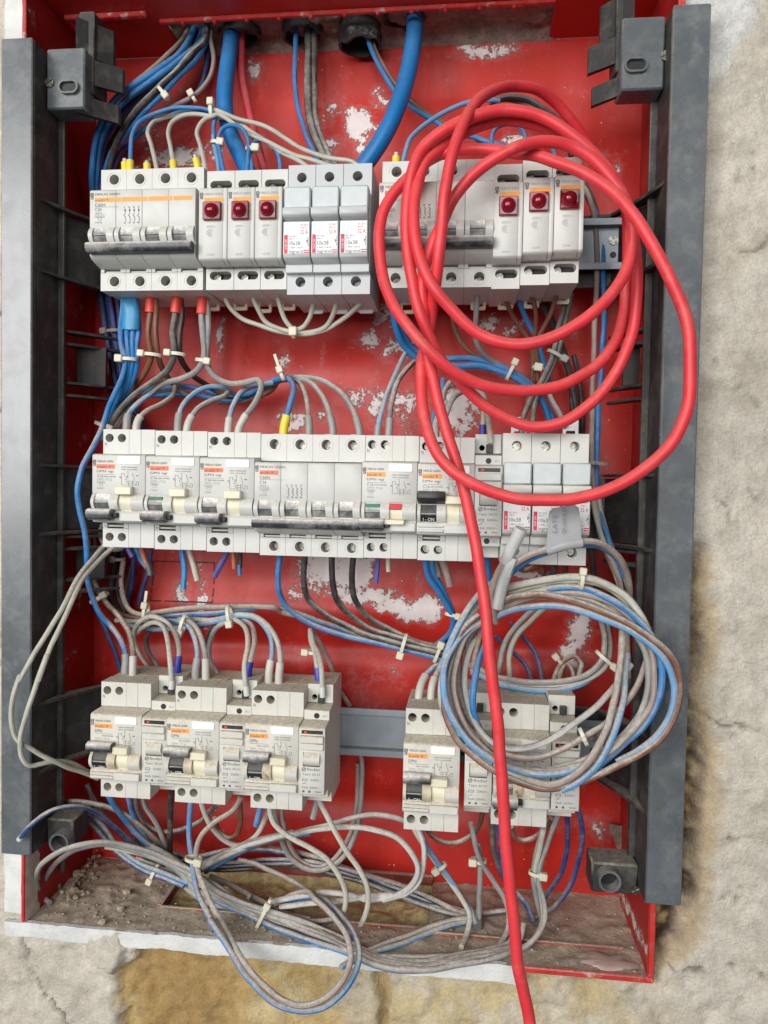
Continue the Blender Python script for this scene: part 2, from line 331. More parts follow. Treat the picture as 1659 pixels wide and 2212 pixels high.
# ================================================================== the setting: wall
BX0, BX1, BZ0, BZ1, BB, BF = -57., 370., -308., 344., -50., 45.
def nse(x, z, s, k=0): return noise.noise(Vector((x / s, z / s, k * 7.3)))
def fbm(x, z, s, k=0, o=4): return sum(nse(x, z, s / 2 ** i, k + i) / 2 ** i for i in range(o))
def smooth(a, b, x): t = max(0, min(1, (x - a) / (b - a))); return t * t * (3 - 2 * t)
PL = lin((220, 213, 199)); PL2 = lin((204, 196, 180)); OC = lin((208, 180, 122)); BR = lin((170, 136, 86)); YE = lin((218, 203, 162)); WH = lin((228, 228, 225)); DB = lin((70, 44, 32)); TA = lin((190, 164, 118))
def lerp3(a, b, t): return tuple(p + (q - p) * t for p, q in zip(a, b))
def wall_at(X, Z):
    d = 38 + 2.2 * fbm(X, Z, 60, 1) + (1.0 if Z > -300 else 2.0) * fbm(X, Z, 16, 2, 4) + .8 * abs(fbm(X, Z, 7, 20, 2)); c = lerp3(PL, PL2, smooth(-.2, .6, fbm(X, Z, 45, 3)))
    fl = smooth(.02, .07, fbm(X, Z, 34, 41)); fl2 = smooth(.1, .15, fbm(X, Z, 15, 42)); d += .9 * fl + .7 * fl2; c = lerp3(c, lin((226, 221, 208)), .45 * fl2)
    # hairline cracks in the plaster
    cr = abs(nse(X + 6 * fbm(X, Z, 14, 33, 3), Z + 6 * fbm(X, Z, 14, 34, 3), 130, 9)); k = (1 - smooth(.004, .016, cr)) * smooth(-.05, .2, nse(X, Z, 60, 30)); d -= 2.6 * k; c = lerp3(c, lin((104, 98, 84)), .75 * k)
    # pits
    p = smooth(.45, .65, nse(X, Z, 4.5, 12)) * smooth(0, .4, nse(X, Z, 40, 13)); d -= 2.5 * p; c = lerp3(c, lin((120, 112, 96)), .6 * p)
    if Z < -300:
        t = X + 10 * fbm(X, Z, 22, 5)
        low = smooth(-306, -318, Z)
        s1 = smooth(8, 12, t) * (1 - smooth(150, 196, t))           # dressed ochre stone
        brn = smooth(10, 26, t) * (1 - smooth(70, 125, t + 12 * fbm(X, Z, 18, 6)))
        cs = lerp3(lerp3(OC, BR, brn * (.75 + .4 * fbm(X, Z, 9, 7))), YE, smooth(.0, .6, fbm(X, Z, 16, 8)) * (1 - brn) * .8)
        c = lerp3(c, cs, s1 * low)
        d -= s1 * low * (7 - 2 * fbm(X, Z, 30, 14) - 1.2 * fbm(X, Z, 7, 15, 3))
        s2 = smooth(165, 205, t) * (1 - smooth(330, 400, t)); c = lerp3(c, lerp3(lerp3(YE, OC, .35), PL, smooth(-.2, .5, fbm(X, Z, 20, 16)) * .7), s2 * .9); d -= s2 * low * (4 - 3.5 * fbm(X, Z, 18, 17, 4))
        jt = (1 - smooth(2, 5, abs(X - 196 - 5 * fbm(X, Z, 20, 18)))) * low; d -= 7 * jt; c = lerp3(c, BR, .6 * jt)
        lump = smooth(18, 14, math.hypot((X - 6) * .8, Z + 322) + 4 * fbm(X, Z, 8, 19)); d += 7 * lump; c = lerp3(c, PL, lump)
    # broken cavity along the lower right side of the box
    e = 398 + 6 * smooth(-110, -190, Z) + 9 * fbm(X * .3, Z, 34, 21) + 4 * fbm(X, Z, 9, 22) - 26 * smooth(-272, -312, Z)
    a = smooth(-22, -42, Z) * (1 - smooth(-300, -318, Z)) * (1 - smooth(e - 9, e + 3, X)) * smooth(360, 366, X)
    d -= (17 - 5 * fbm(X, Z, 10, 26, 3)) * a; c = lerp3(c, lerp3(DB, TA, smooth(-.2, .5, fbm(X, Z, 9, 23))), a)
    b = smooth(-22, -42, Z) * (1 - smooth(-300, -318, Z)) * (1 - smooth(e + 2, e + 13, X)) * (1 - a) * smooth(360, 366, X); c = lerp3(c, TA, .7 * b); d -= 3 * b
    w = smooth(-8, 3, (Z - 255) - (X - 388) * 1.55 + 5 * fbm(X, Z, 16, 24)) * smooth(300, 330, X); c = lerp3(c, WH, w * (1 - smooth(412, 424, X + 6 * fbm(X, Z, 12, 25))))
    return d, c
def build_wall():
    st = 1.9; x0, x1, z0, z1 = -130, 480, -400, 400; nx = int((x1 - x0) / st); nz_ = int((z1 - z0) / st); V = []; C = []; keep = {}
    F = []
    inside = lambda X, Z: BX0 - 1 < X < BX1 + 1 and BZ0 - 1 < Z < BZ1 + 14
    ids = {}
    def vid(i, j):
        if (i, j) not in ids:
            X, Z = x0 + i * st, z0 + j * st; d, c = wall_at(X, Z)
            q = 3 * nse(X, Z, 9, 40)
            ids[(i, j)] = len(V); V.append((X * S, -d * S, Z * S)); C.append(c)
        return ids[(i, j)]
    for i in range(nx):
        for j in range(nz_):
            if inside(x0 + (i + .5) * st, z0 + (j + .5) * st): continue
            F.append((vid(i, j), vid(i + 1, j), vid(i + 1, j + 1), vid(i, j + 1)))
    me = bpy.data.meshes.new('wall'); me.from_pydata(V, [], F); me.shade_smooth()
    at = me.attributes.new('tint', 'FLOAT_COLOR', 'POINT'); at.data.foreach_set('color', [x for c in C for x in (*c, 1)])
    me.materials.append(MATS['wall']); link('wall', me, kind='structure')
build_wall()
# ================================================================== red enclosure
box = thing('enclosure_box', 'red plastic recessed enclosure with smeared back panel and dusty floor', 'enclosure', (0, 0, 0))
SM = [(1060,112,75,20,.9),(1010,104,30,14,.8),(772,267,34,40,1),(705,240,42,45,.55),(819,207,24,34,.7),(819,277,26,12,.8),(782,313,26,22,.8),(715,320,34,26,.6),(690,290,20,30,.4),(548,150,18,26,.8),(395,338,70,30,.9),(300,352,40,22,.6),(470,330,30,36,.6),
 (1290,338,34,20,.9),(1330,372,14,30,.8),(1110,300,30,14,.8),(797,737,38,22,.8),(833,690,40,44,.75),(852,757,44,34,.7),(697,765,10,30,.7),(612,782,22,28,.65),(476,724,12,64,.7),(500,690,20,16,.4),(635,908,40,30,.85),(771,862,44,24,.8),(814,874,26,52,.75),(882,887,60,52,.6),
 (700,897,16,22,.6),(1060,706,60,32,.75),(1130,706,30,20,.5),(990,885,50,62,.95),(1240,705,10,40,.5),(700,1228,66,62,1),(760,1236,62,72,1),(640,1262,26,46,.7),(800,1284,66,22,1),(850,1306,56,22,1),(900,1320,56,26,1),(926,1316,34,34,1),(908,1270,14,34,.6),(437,1290,16,52,.9),(390,1284,24,34,.8),(432,1224,12,34,.6),
 (451,1363,14,22,.6),(1255,1358,32,62,.9),(1238,1412,26,46,.9),(1138,1243,60,10,.8),(640,1416,22,16,.5),(610,1195,30,24,.4),(228,822,14,52,.6),(1300,1790,26,40,.6),(1240,1780,40,30,.35),(560,1480,40,30,.35),(800,1470,70,60,.3),(480,600,120,30,.2),(330,300,60,30,.5),(560,320,26,26,.5),(1090,620,90,40,.3)]
SMW = [(W(u, v, -50), rx_ * .37, rz_ * .37, s) for u, v, rx_, rz_, s in SM]
def smear_back(X, Z):
    f = 0
    for p, a, b, s in SMW:
        q = ((X - p.x) / a) ** 2 + ((Z - p.z) / b) ** 2
        if q < 3: f = max(f, s * (.86 - .5 * q))
    return f
def grid(name, fn, nu, nv, m, parent, sm=None, flip=False):
    V = []; A = []
    for j in range(nv + 1):
        for i in range(nu + 1):
            p = fn(i / nu, j / nv); V.append((p[0] * S, p[1] * S, p[2] * S))
            if sm: A.append(sm(*p))
    F = [(j * (nu + 1) + i, j * (nu + 1) + i + 1, (j + 1) * (nu + 1) + i + 1, (j + 1) * (nu + 1) + i) for j in range(nv) for i in range(nu)]
    if flip: F = [f[::-1] for f in F]
    me = bpy.data.meshes.new(name); me.from_pydata(V, [], F); me.shade_smooth()
    if sm: at = me.attributes.new('smear', 'FLOAT', 'POINT'); at.data.foreach_set('value', A)
    me.materials.append(MATS[m]); return link(name, me, parent)
def back_fn(u, v):
    X = BX0 + (BX1 - BX0) * u; Z = BZ0 + (BZ1 - BZ0) * v
    e = min(1, min(u, 1 - u) * 14, min(v, 1 - v) * 16)
    b = 5 * nse(X, Z, 95, 50) + 2.2 * nse(X, Z, 38, 51)
    for zc, w, h in ((-95, 14, 5), (-128, 9, -4), (88, 26, 4), (-210, 30, 4), (-252, 12, -4)): b += h * math.exp(-((Z - zc - .03 * X - 5 * nse(X, Z, 80, 52)) / w) ** 2)
    return (X, -(BB + e * b), Z)
grid('back_panel', back_fn, 150, 230, 'red_back', box, lambda x, y, z: smear_back(x, z))
def sm_left(x, y, z): d = -y; return max(0, (1.0 if d > 30 - 8 * abs(nse(y, z, 20, 3)) - .12 * max(0, z + 250) else 0) if z < -240 else (.35 if nse(y, z, 25, 4) > .3 else 0))
def sm_right(x, y, z): d = -y; return max(0, .75 - abs(z + 300 - .35 * (d + 50) * .2) / 14) if z < -270 else (.25 if nse(y, z, 30, 5) > .35 else 0)
grid('side_wall', lambda u, v: (BX0, -(BB + (BF - BB) * u), BZ0 + (BZ1 - BZ0) * v), 40, 160, 'red_wall_worn', box, sm_left)
grid('side_wall', lambda u, v: (BX1, -(BB + (BF - BB) * u), BZ0 + (BZ1 - BZ0) * v), 40, 160, 'red_wall_worn', box, sm_right, True)
# outer skins so that the box has thickness
mb = MB(); mb.box(BX0 - 3, BX0 - .4, BB, BF - .3, BZ0 - 3, BZ1 + 3, .3); part('outer_skin', mb, 'red_plastic', box)
mb = MB(); mb.box(BX1 + .4, BX1 + 3, BB, BF - .3, BZ0 - 3, BZ1 + 3, .3); part('outer_skin', mb, 'red_plastic', box)
SX0 = W(352, 38, -5).x; SX1 = WZ(1190, 60, BZ1).x
mb = MB(); mb.box(BX0, BX1, -5, BF, BZ1, BZ1 + 2.6, .3); mb.box(BX0, SX0, BB, -5.3, BZ1, BZ1 + 2.6, .3); mb.box(SX1, BX1, BB, -5.3, BZ1, BZ1 + 2.6, .3); part('top_wall', mb, 'red_plastic', box)
mb = MB(); mb.box(SX0 - 2, SX1, -5.5, -2.5, BZ1 - 3.2, BZ1 - .2, .5)
for i in range(11): x = SX0 + 14 + i * (SX1 - SX0 - 20) / 11; mb.box(x, x + 3, -6.4, -3, BZ1 - 4.6, BZ1 - 1, .8)
part('cutout_lip', mb, 'red_rim', box)
mb = MB(); a = W(140, 52, 6); mb.box(a.x, a.x + 62, 4, 8, BZ1 - 4, BZ1 - .3, .8); mb.box(a.x, a.x + 4, -40, 4, BZ1 - 4, BZ1 - .3, .8); part('top_rib', mb, 'red_rim', box)
# rim bead
mb = MB()
mb.box(BX0 - 3.2, BX0 - .4, BF - 3, BF + .4, BZ0 + 2, BZ1, .7); mb.box(BX1 - .6, BX1 + 3.5, BF - 3, BF + .6, BZ0 - 3, BZ1, .7)
mb.box(284, BX1 + 3, BF - 3, BF + .8, BZ0 - 3.4, BZ0 + .5, .7); mb.box(BX0 - 3, BX1 + 3, BF - 3, BF + .8, BZ1 - .5, BZ1 + 3.4, .7)
part('rim', mb, 'red_rim', box)
# floor with broken-out opening
HX0, HX1 = WZ(334, 1980, BZ0).x, WZ(930, 1966, BZ0).x; HD1 = -WZ(475, 1971, BZ0).y
def floor_fn(x0, x1, d0, d1):
    return lambda u, v: (x0 + (x1 - x0) * u, -(d0 + (d1 - d0) * v), BZ0 + 1.0 * fbm(x0 + (x1 - x0) * u, d0 + (d1 - d0) * v, 18, 60) + 1.6 * max(0, nse(x0 + (x1 - x0) * u, d0 + (d1 - d0) * v, 9, 61)) * (1 - smooth(30, 44, d0 + (d1 - d0) * v)))
grid('floor', floor_fn(BX0, HX0, BB, BF), 60, 50, 'red_floor', box, flip=True)
grid('floor', floor_fn(HX0, HX1, HD1, BF), 80, 30, 'red_floor', box, flip=True)
grid('floor', floor_fn(HX1, BX1, BB, BF), 60, 50, 'red_floor', box, flip=True)
mb = MB(); mb.box(HX0, HX1, HD1 - 1.5, HD1 + .8, BZ0 - 3, BZ0 + 1.4, .4); mb.box(HX0 - 3, HX0, BB, HD1, BZ0 - 3, BZ0 + 2, .4); mb.box(HX0, HX1, BB + .3, BB + 4, BZ0 - 1, BZ0 + 7, .8); mb.box(HX1, BX1 - 10, HD1 + 4, HD1 + 6, BZ0, BZ0 + 2.4, .4); part('opening_lip', mb, 'red_floor', box)
# knock-out outlines scored in the back
def outline(u0, v0, u1, v1, name='knockout_groove'):
    mb = MB(); a = W(u0, v0, -46); b = W(u1, v1, -46)
    P = [(a.x, a.z), (b.x, a.z), (b.x, b.z), (a.x, b.z), (a.x, a.z)]
    for i, (p, q) in enumerate(zip(P[:-1], P[1:])):
        n = 22
        for k in range(n):
            t0, t1 = k / n, (k + 1) / n
            if nse(k * 3, i * 9, 7, 5) > .32: continue
            A = [p[0] + (q[0] - p[0]) * t0, p[1] + (q[1] - p[1]) * t0]; B = [p[0] + (q[0] - p[0]) * t1, p[1] + (q[1] - p[1]) * t1]
            fy = lambda c: -back_fn((c[0] - BX0) / (BX1 - BX0), (c[1] - BZ0) / (BZ1 - BZ0))[1] + .35
            da = fy(A); w = .55; horiz = abs(A[1] - B[1]) < 1e-6
            if horiz: mb.add([(A[0], -da, A[1] - w), (B[0], -fy(B), B[1] - w), (B[0], -fy(B), B[1] + w), (A[0], -da, A[1] + w)], [(0, 1, 2, 3)])
            else: mb.add([(A[0] - w, -da, A[1]), (B[0] - w, -fy(B), B[1]), (B[0] + w, -fy(B), B[1]), (A[0] + w, -da, A[1])], [(0, 1, 2, 3)])
    part(name, mb, 'screw_dark', box)
outline(326, 1213, 458, 1302)
# stone seen through the floor opening
grid('rubble_behind_box', lambda u, v: (HX0 - 12 + (HX1 - HX0 + 24) * u, -(BB - 2 + (HD1 + 6 - BB) * v), BZ0 - 6 + 5 * fbm(u * 200, v * 60, 16, 70) - 5 * v + 8 * max(0, 1 - 8 * v)), 110, 50, 'foam', None, flip=True)
o = bpy.data.objects['rubble_behind_box']; o['kind'] = 'structure'
# mortar in the top cut-out
grid('mortar_bed', lambda u, v: (SX0 - 3 + (SX1 - SX0 + 6) * u, -(BB - 1 + (46) * v), BZ1 + 7 + min(1, v * 3) * (4.5 * fbm(u * 330, v * 45, 26, 71) + 1.5 * fbm(u * 330, v * 45, 6, 72)) - 9 * max(0, 1 - v * 4) + .6 * nse(u * 330, 0, 7, 73)), 160, 26, 'mortar', None)
o = bpy.data.objects['mortar_bed']; o['kind'] = 'structure'
mb = MB(); mb.box(SX0 - 8, SX1 + 8, BB - 4, 0, BZ1 + 16, BZ1 + 22); part('mortar_back', mb, 'mortar', o)
# white plaster border round the mouth
bd = MB()
def strip(pts, d0=34, d1=44.2):   # list of (inner xz, outer xz)
    n = len(pts); V = []
    for i, (a, b) in enumerate(pts):
        w = .9 * nse(i * 4.1, 3, 6, 80); w2 = 1.1 * nse(i * 3.3, 9, 5, 81)
        V += [(a[0] + w * .4, -d0, a[1] + w), (a[0] + w * .4, -d1 - .5 * w2, a[1] + w), (b[0] + w2 * .4, -d1 + 1.4, b[1] + w2), (b[0] + w2 * .5, -d0, b[1] + w2)]
    F = [(0, 1, 2, 3), tuple(4 * (n - 1) + k for k in (3, 2, 1, 0))]
    for i in range(n - 1):
        for k in range(4): F.append((4 * i + k, 4 * i + (k + 1) % 4, 4 * i + 4 + (k + 1) % 4, 4 * i + 4 + k))
    bd.add(V, F)
zs = [BZ1 + 26 - k * 4 for k in range(169)]
strip([((BX0 - 3.6, z), (BX0 - 17 + .8 * nse(z, 0, 20, 82), z)) for z in zs])
xs = [BX0 - 16 + k * 4 for k in range(92)]
strip([((x, BZ0 + .3 + .7 * nse(x, 0, 12, 84)), (x, BZ0 - 10.8 + 1.4 * nse(x, 0, 30, 83) - .006 * (x + 57))) for x in xs], 42, 45.2)
b_ = part('plaster_border', bd, 'white_paint'); b_['label'] = 'white painted plaster border round the left and lower edge of red box'; b_['category'] = 'plaster border'
# ================================================================== conduits in the top
CON = []
for lab, u, v, d, r, h in (('torn black conduit end above the bundle of blue and black wires', 432, 62, -28, 15.5, 20), ('black conduit end around the thick blue and the red cable, left', 522, 84, -30, 14, 18),
                      ('black conduit end above one blue and two black wires', 654, 78, -31, 15, 20), ('ragged black conduit stub hanging lowest, with blue and brown wires', 778, 98, -31, 15.5, 30), ('black conduit end around the thick blue cable, rightmost', 874, 44, -24, 15, 16)):
    p = W(u, v, d); mb = MB(); n = 28; V = []; F = []
    for k, (rr, zz) in enumerate(((r, h), (r, 8), (r + 1, 5), (r, 2), (r + .6, 0), (r - 1.6, 0), (r - 1.8, 4), (r - 1.8, h))):
        for t in range(n):
            a = t * 2 * math.pi / n; j = (5.0 * nse(math.cos(a) * 9, math.sin(a) * 9, 5, u)) if zz < 1 else 0
            V.append((p.x + rr * math.cos(a), p.y + rr * .8 * math.sin(a), p.z + zz + j))
    for k in range(7):
        for t in range(n): F.append((k * n + t, k * n + (t + 1) % n, (k + 1) * n + (t + 1) % n, (k + 1) * n + t))
    F.append(tuple(7 * n + t for t in range(n)))
    mb.add(V, F); c = part('conduit', mb, 'conduit'); c['label'] = lab; c['category'] = 'conduit'; c['group'] = 'conduits in the top of the box'; CON.append(p)
# ================================================================== uprights of the mounting frame
Z1R, Z3R = 175.29, -173.55
def upright(side, label):
    sg = 1 if side < 0 else -1; xo = -69. if side < 0 else 386.; xi = -46.8 if side < 0 else 364.
    t = thing('frame_upright', label, 'frame upright', (xo, -55, -254), 'uprights of the mounting frame'); base = Vector((xo, -55, -254))
    def P(name, mb, m, par=t, **k):
        mb.v = [(a - base.x, b - base.y, c - base.z) for a, b, c in mb.v]; return part(name, mb, m, par, **k)
    mb = MB(); a, b = sorted((xo, xi)); mb.box(a, b, 52.6, 55, -254, 299.5, .9); P('front_face', mb, 'frame_grey')
    mb = MB(); a, b = sorted((xi, xi - sg * 2.2)); mb.box(a, b, 23, 52.4, -254, 299, .5); P('flange', mb, 'frame_black')
    mb = MB(); a, b = sorted((xi - sg * 1, xi + sg * 4.2)); mb.box(a, b, 19.5, 22.8, -250, 296, .6); P('flange_bead', mb, 'frame_black')
    mb = MB(); a, b = sorted((xo, xo + sg * 2)); mb.box(a, b, 46, 52.4, -254, 299, .5); P('outer_return', mb, 'frame_grey')
    # rail arms: two ribs and a dark web at each row
    for zr, dz in ((Z1R, -2), (0, -8), (Z3R, -2)):
        for s in (1, -1):
            z = zr + s * 24 + dz; mb = MB(); q = sg
            pr = [(xi, 46), (xi + q * 9, 20), (xi + q * 22, -8), (xi + q * 44, -12), (xi + q * 44, -15), (xi + q * 20, -13), (xi - q * 0, 16), (xi, 30)]
            n = len(pr); mb.add([(x, -d, z - 1) for x, d in pr] + [(x, -d, z + 1) for x, d in pr], [tuple(range(n)), tuple(range(2 * n - 1, n - 1, -1))] + [(i, (i + 1) % n, (i + 1) % n + n, i + n) for i in range(n)])
            P('rail_arm', mb, 'frame_black')
        mb = MB(); q = sg; pr = [(xi, 19), (xi + q * 20, -11), (xi + q * 44, -15), (xi + q * 44, -17), (xi + q * 19, -14), (xi, 16)]; n = len(pr)
        za, zb = zr - 22 + dz, zr + 22 + dz
        mb.add([(x, -d, za) for x, d in pr] + [(x, -d, zb) for x, d in pr], [tuple(range(n)), tuple(range(2 * n - 1, n - 1, -1))] + [(i, (i + 1) % n, (i + 1) % n + n, i + n) for i in range(n)])
        P('arm_web', mb, 'black_plastic')
    # intermediate clips in pairs with a dark web
    for z, full in ((109, 1), (72, 1), (-40, 1), (-72, 1)):
        mb = MB(); q = sg
        for zz in (z + 4.5, z - 4.5):
            a, b = sorted((xi + q * .5, xi + q * (30 if side < 0 else 22)))
            pr = [(xi + q * .5, 19), (xi + q * 10, 12), (xi + q * (30 if side < 0 else 20), -14), (xi + q * (28 if side < 0 else 18), -17), (xi + q * .5, 4)]; n = len(pr)
            mb.add([(x, -d, zz - .9) for x, d in pr] + [(x, -d, zz + .9) for x, d in pr], [tuple(range(n)), tuple(range(2 * n - 1, n - 1, -1))] + [(i, (i + 1) % n, (i + 1) % n + n, i + n) for i in range(n)])
        P('cover_clip', mb, 'frame_black')
    for za, zb in ((76, 105), (-68, -44)):
        mb = MB(); a, b = sorted((xi + sg * 1, xi + sg * (24 if side < 0 else 12))); mb.box(a, b, -4, -1, za, zb, .4); P('clip_web', mb, 'black_plastic')
    # corner blocks
    for top in (1, 0):
        if side < 0: c = W(148, 167, 40) if top else W(142, 1801, 36)
        else: c = W(1395, 112, 40) if top else W(1335, 1899, 36)
        w, h = ((28, 41) if side < 0 else (27, 45)) if top else ((14, 20) if side < 0 else (24, 20)); mb = MB(); a, b = sorted((xi + sg * .3, xi + sg * (w + (0 if top else 6))))
        bl = mb.box(a, b, 20 if top else 14, 39 if top else 36, c.z - h / 2, c.z + h / 2, 1.2); blk = P('corner_block', mb, 'frame_grey' if top else 'frame_black')
        def PB(name, mb, m): mb.v = [(a - base.x, b - base.y, c_ - base.z) for a, b, c_ in mb.v]; return part(name, mb, m, blk)
        if top:
            cx, cz = (W(150, 190, 39).x, W(150, 190, 39).z) if side < 0 else (W(1373, 143, 39).x, W(1373, 143, 39).z)
            mb = MB(); n = 28; V = []; F = []
            for rr, dd in ((4.6, 38.5), (4.6, 41.4), (3.4, 41.4), (3.2, 39.3)):
                for k in range(n):
                    a_ = k * 2 * math.pi / n; V.append((cx + rr * math.cos(a_) + (2.6 if math.cos(a_) > 0 else -2.6), -dd, cz + rr * math.sin(a_)))
            for q in range(3):
                for k in range(n): F.append((q * n + k, q * n + (k + 1) % n, (q + 1) * n + (k + 1) % n, (q + 1) * n + k))
            mb.add(V, F); PB('slot_boss', mb, 'frame_grey')
            mb = MB(); mb.add([V[3 * n + k] for k in range(n)], [tuple(range(n))]); PB('slot_opening', mb, 'screw_dark')  # flat dark face; the shade of the slot's depth is put into its colour
            s_ = (W(108, 180, 39) if side < 0 else W(1437, 122, 39)); mb = MB(); mb.screw(s_.x, s_.z, 39.8, 3.2); PB('screw', mb, 'screw_metal')
            # stepped catch fingers reaching inwards
            for zz, ln, tl in ((c.z + 43, 13, 24), (c.z + 17, 20, 17), (c.z - 9, 17, 12)):
                mb = MB(); a, b = sorted((xi + sg * (w - 8), xi + sg * (w + ln - 3)))
                pr = [(a, 22), (b, 4) if side < 0 else (b, 22), (b, 0) if side < 0 else (b, 18), (a, 18) if side < 0 else (a, 0)]
                if side > 0: pr[0] = (a, 4)
                n = 4; V = [(x, -d - 14, zz) for x, d in pr] + [(x, -d - 14, zz - tl) for x, d in pr]
                mb.add(V, [(0, 1, 2, 3), (7, 6, 5, 4), (0, 4, 5, 1), (1, 5, 6, 2), (2, 6, 7, 3), (3, 7, 4, 0)]); PB('catch_finger', mb, 'frame_black')
            mb = MB(); a, b = sorted((xi + sg * (w - 9), xi + sg * (w + 2))); mb.box(a, b, 10, 30, c.z - 6, c.z + 50, .8); PB('catch_spine', mb, 'frame_black')
        else:
            q = W(138, 1812, 37) if side < 0 else W(1313, 1893, 37); mb = MB(); mb.ringtube((q.x, -35, q.z), (0, -1, 0), 7.2, 5.7, 9); PB('tube_boss', mb, 'frame_grey')
            mb = MB(); mb.cyl((q.x, -36.4, q.z), (0, -1, 0), 5.5, .3, 20); PB('tube_opening', mb, 'screw_dark')
            s_ = W(90, 1817, 36) if side < 0 else W(1372, 1920, 36); mb = MB(); mb.screw(s_.x, s_.z, 37.2, 2.9); PB('screw', mb, 'screw_metal')
    return t
upright(-1, 'left grey plastic upright with rail arms and slotted corner block')
upright(1, 'right grey plastic upright beside the rough plaster wall')
# ================================================================== DIN rails
def rail(z, x0, x1, label):
    t = thing('din_rail', label, 'mounting rail', (x0, 0, z), 'mounting rails'); L_ = x1 - x0
    mb = MB(); mb.box(0, L_, -7, -6, -13.5, 13.5, .2); mb.box(0, L_, -6, -1, 12.5, 13.5, .2); mb.box(0, L_, -6, -1, -13.5, -12.5, .2); mb.box(0, L_, -1, 0, 12.7, 17.5, .2); mb.box(0, L_, -1, 0, -17.5, -12.7, .2); part('profile', mb, 'zinc', t)
    for x in (6, L_ - 6):
        mb = MB(); mb.screw(x, 4, -5.6, 3.4); part('screw', mb, 'screw_metal', t)
        mb = MB(); mb.cyl((x, 6, -6), (0, -1, 0), 2.2, .3, 14); part('hole', mb, 'screw_dark', t)
rail(Z1R, -22, 350, 'zinc mounting rail behind the top row, bare at its right end')
rail(0, -22, 321, 'zinc mounting rail hidden behind the middle row of devices')
rail(Z3R, -22, 346, 'dull zinc mounting rail bare between the two groups of the bottom row')
# ================================================================== devices on the rails (built once per kind, then copied)
PROTO = {}
class Kit:
    def __init__(s): s.p = []
    def a(s, name, mb, m, par=None, bevel=0, smooth=True): s.p.append((name, mb.mesh(name, m, smooth, bevel), par)); return len(s.p) - 1
def brand(mb, x, z, w, logo=True):
    mb.text('MERLIN GERIN', x + 3.1, z - 1.5, 1.5, w, 59.14)
    if logo:
        mb.line([(x, z), (x + 1.9, z), (x + 1.9, z - 1.9), (x, z - 1.9), (x, z)], 59.14, .4); mb.line([(x + .3, z - .9), (x + 1.7, z - .4)], 59.14, .4); mb.line([(x + .3, z - 1.5), (x + 1.7, z - 1.0)], 59.14, .35)
        pts = [(x + .95 + .85 * math.cos(t * .785), z - 3 + .85 * math.sin(t * .785)) for t in range(9)]; mb.line(pts, 59.14, .4); mb.line([(x + .9, z - 3), (x + 1.8, z - 3)], 59.14, .35)
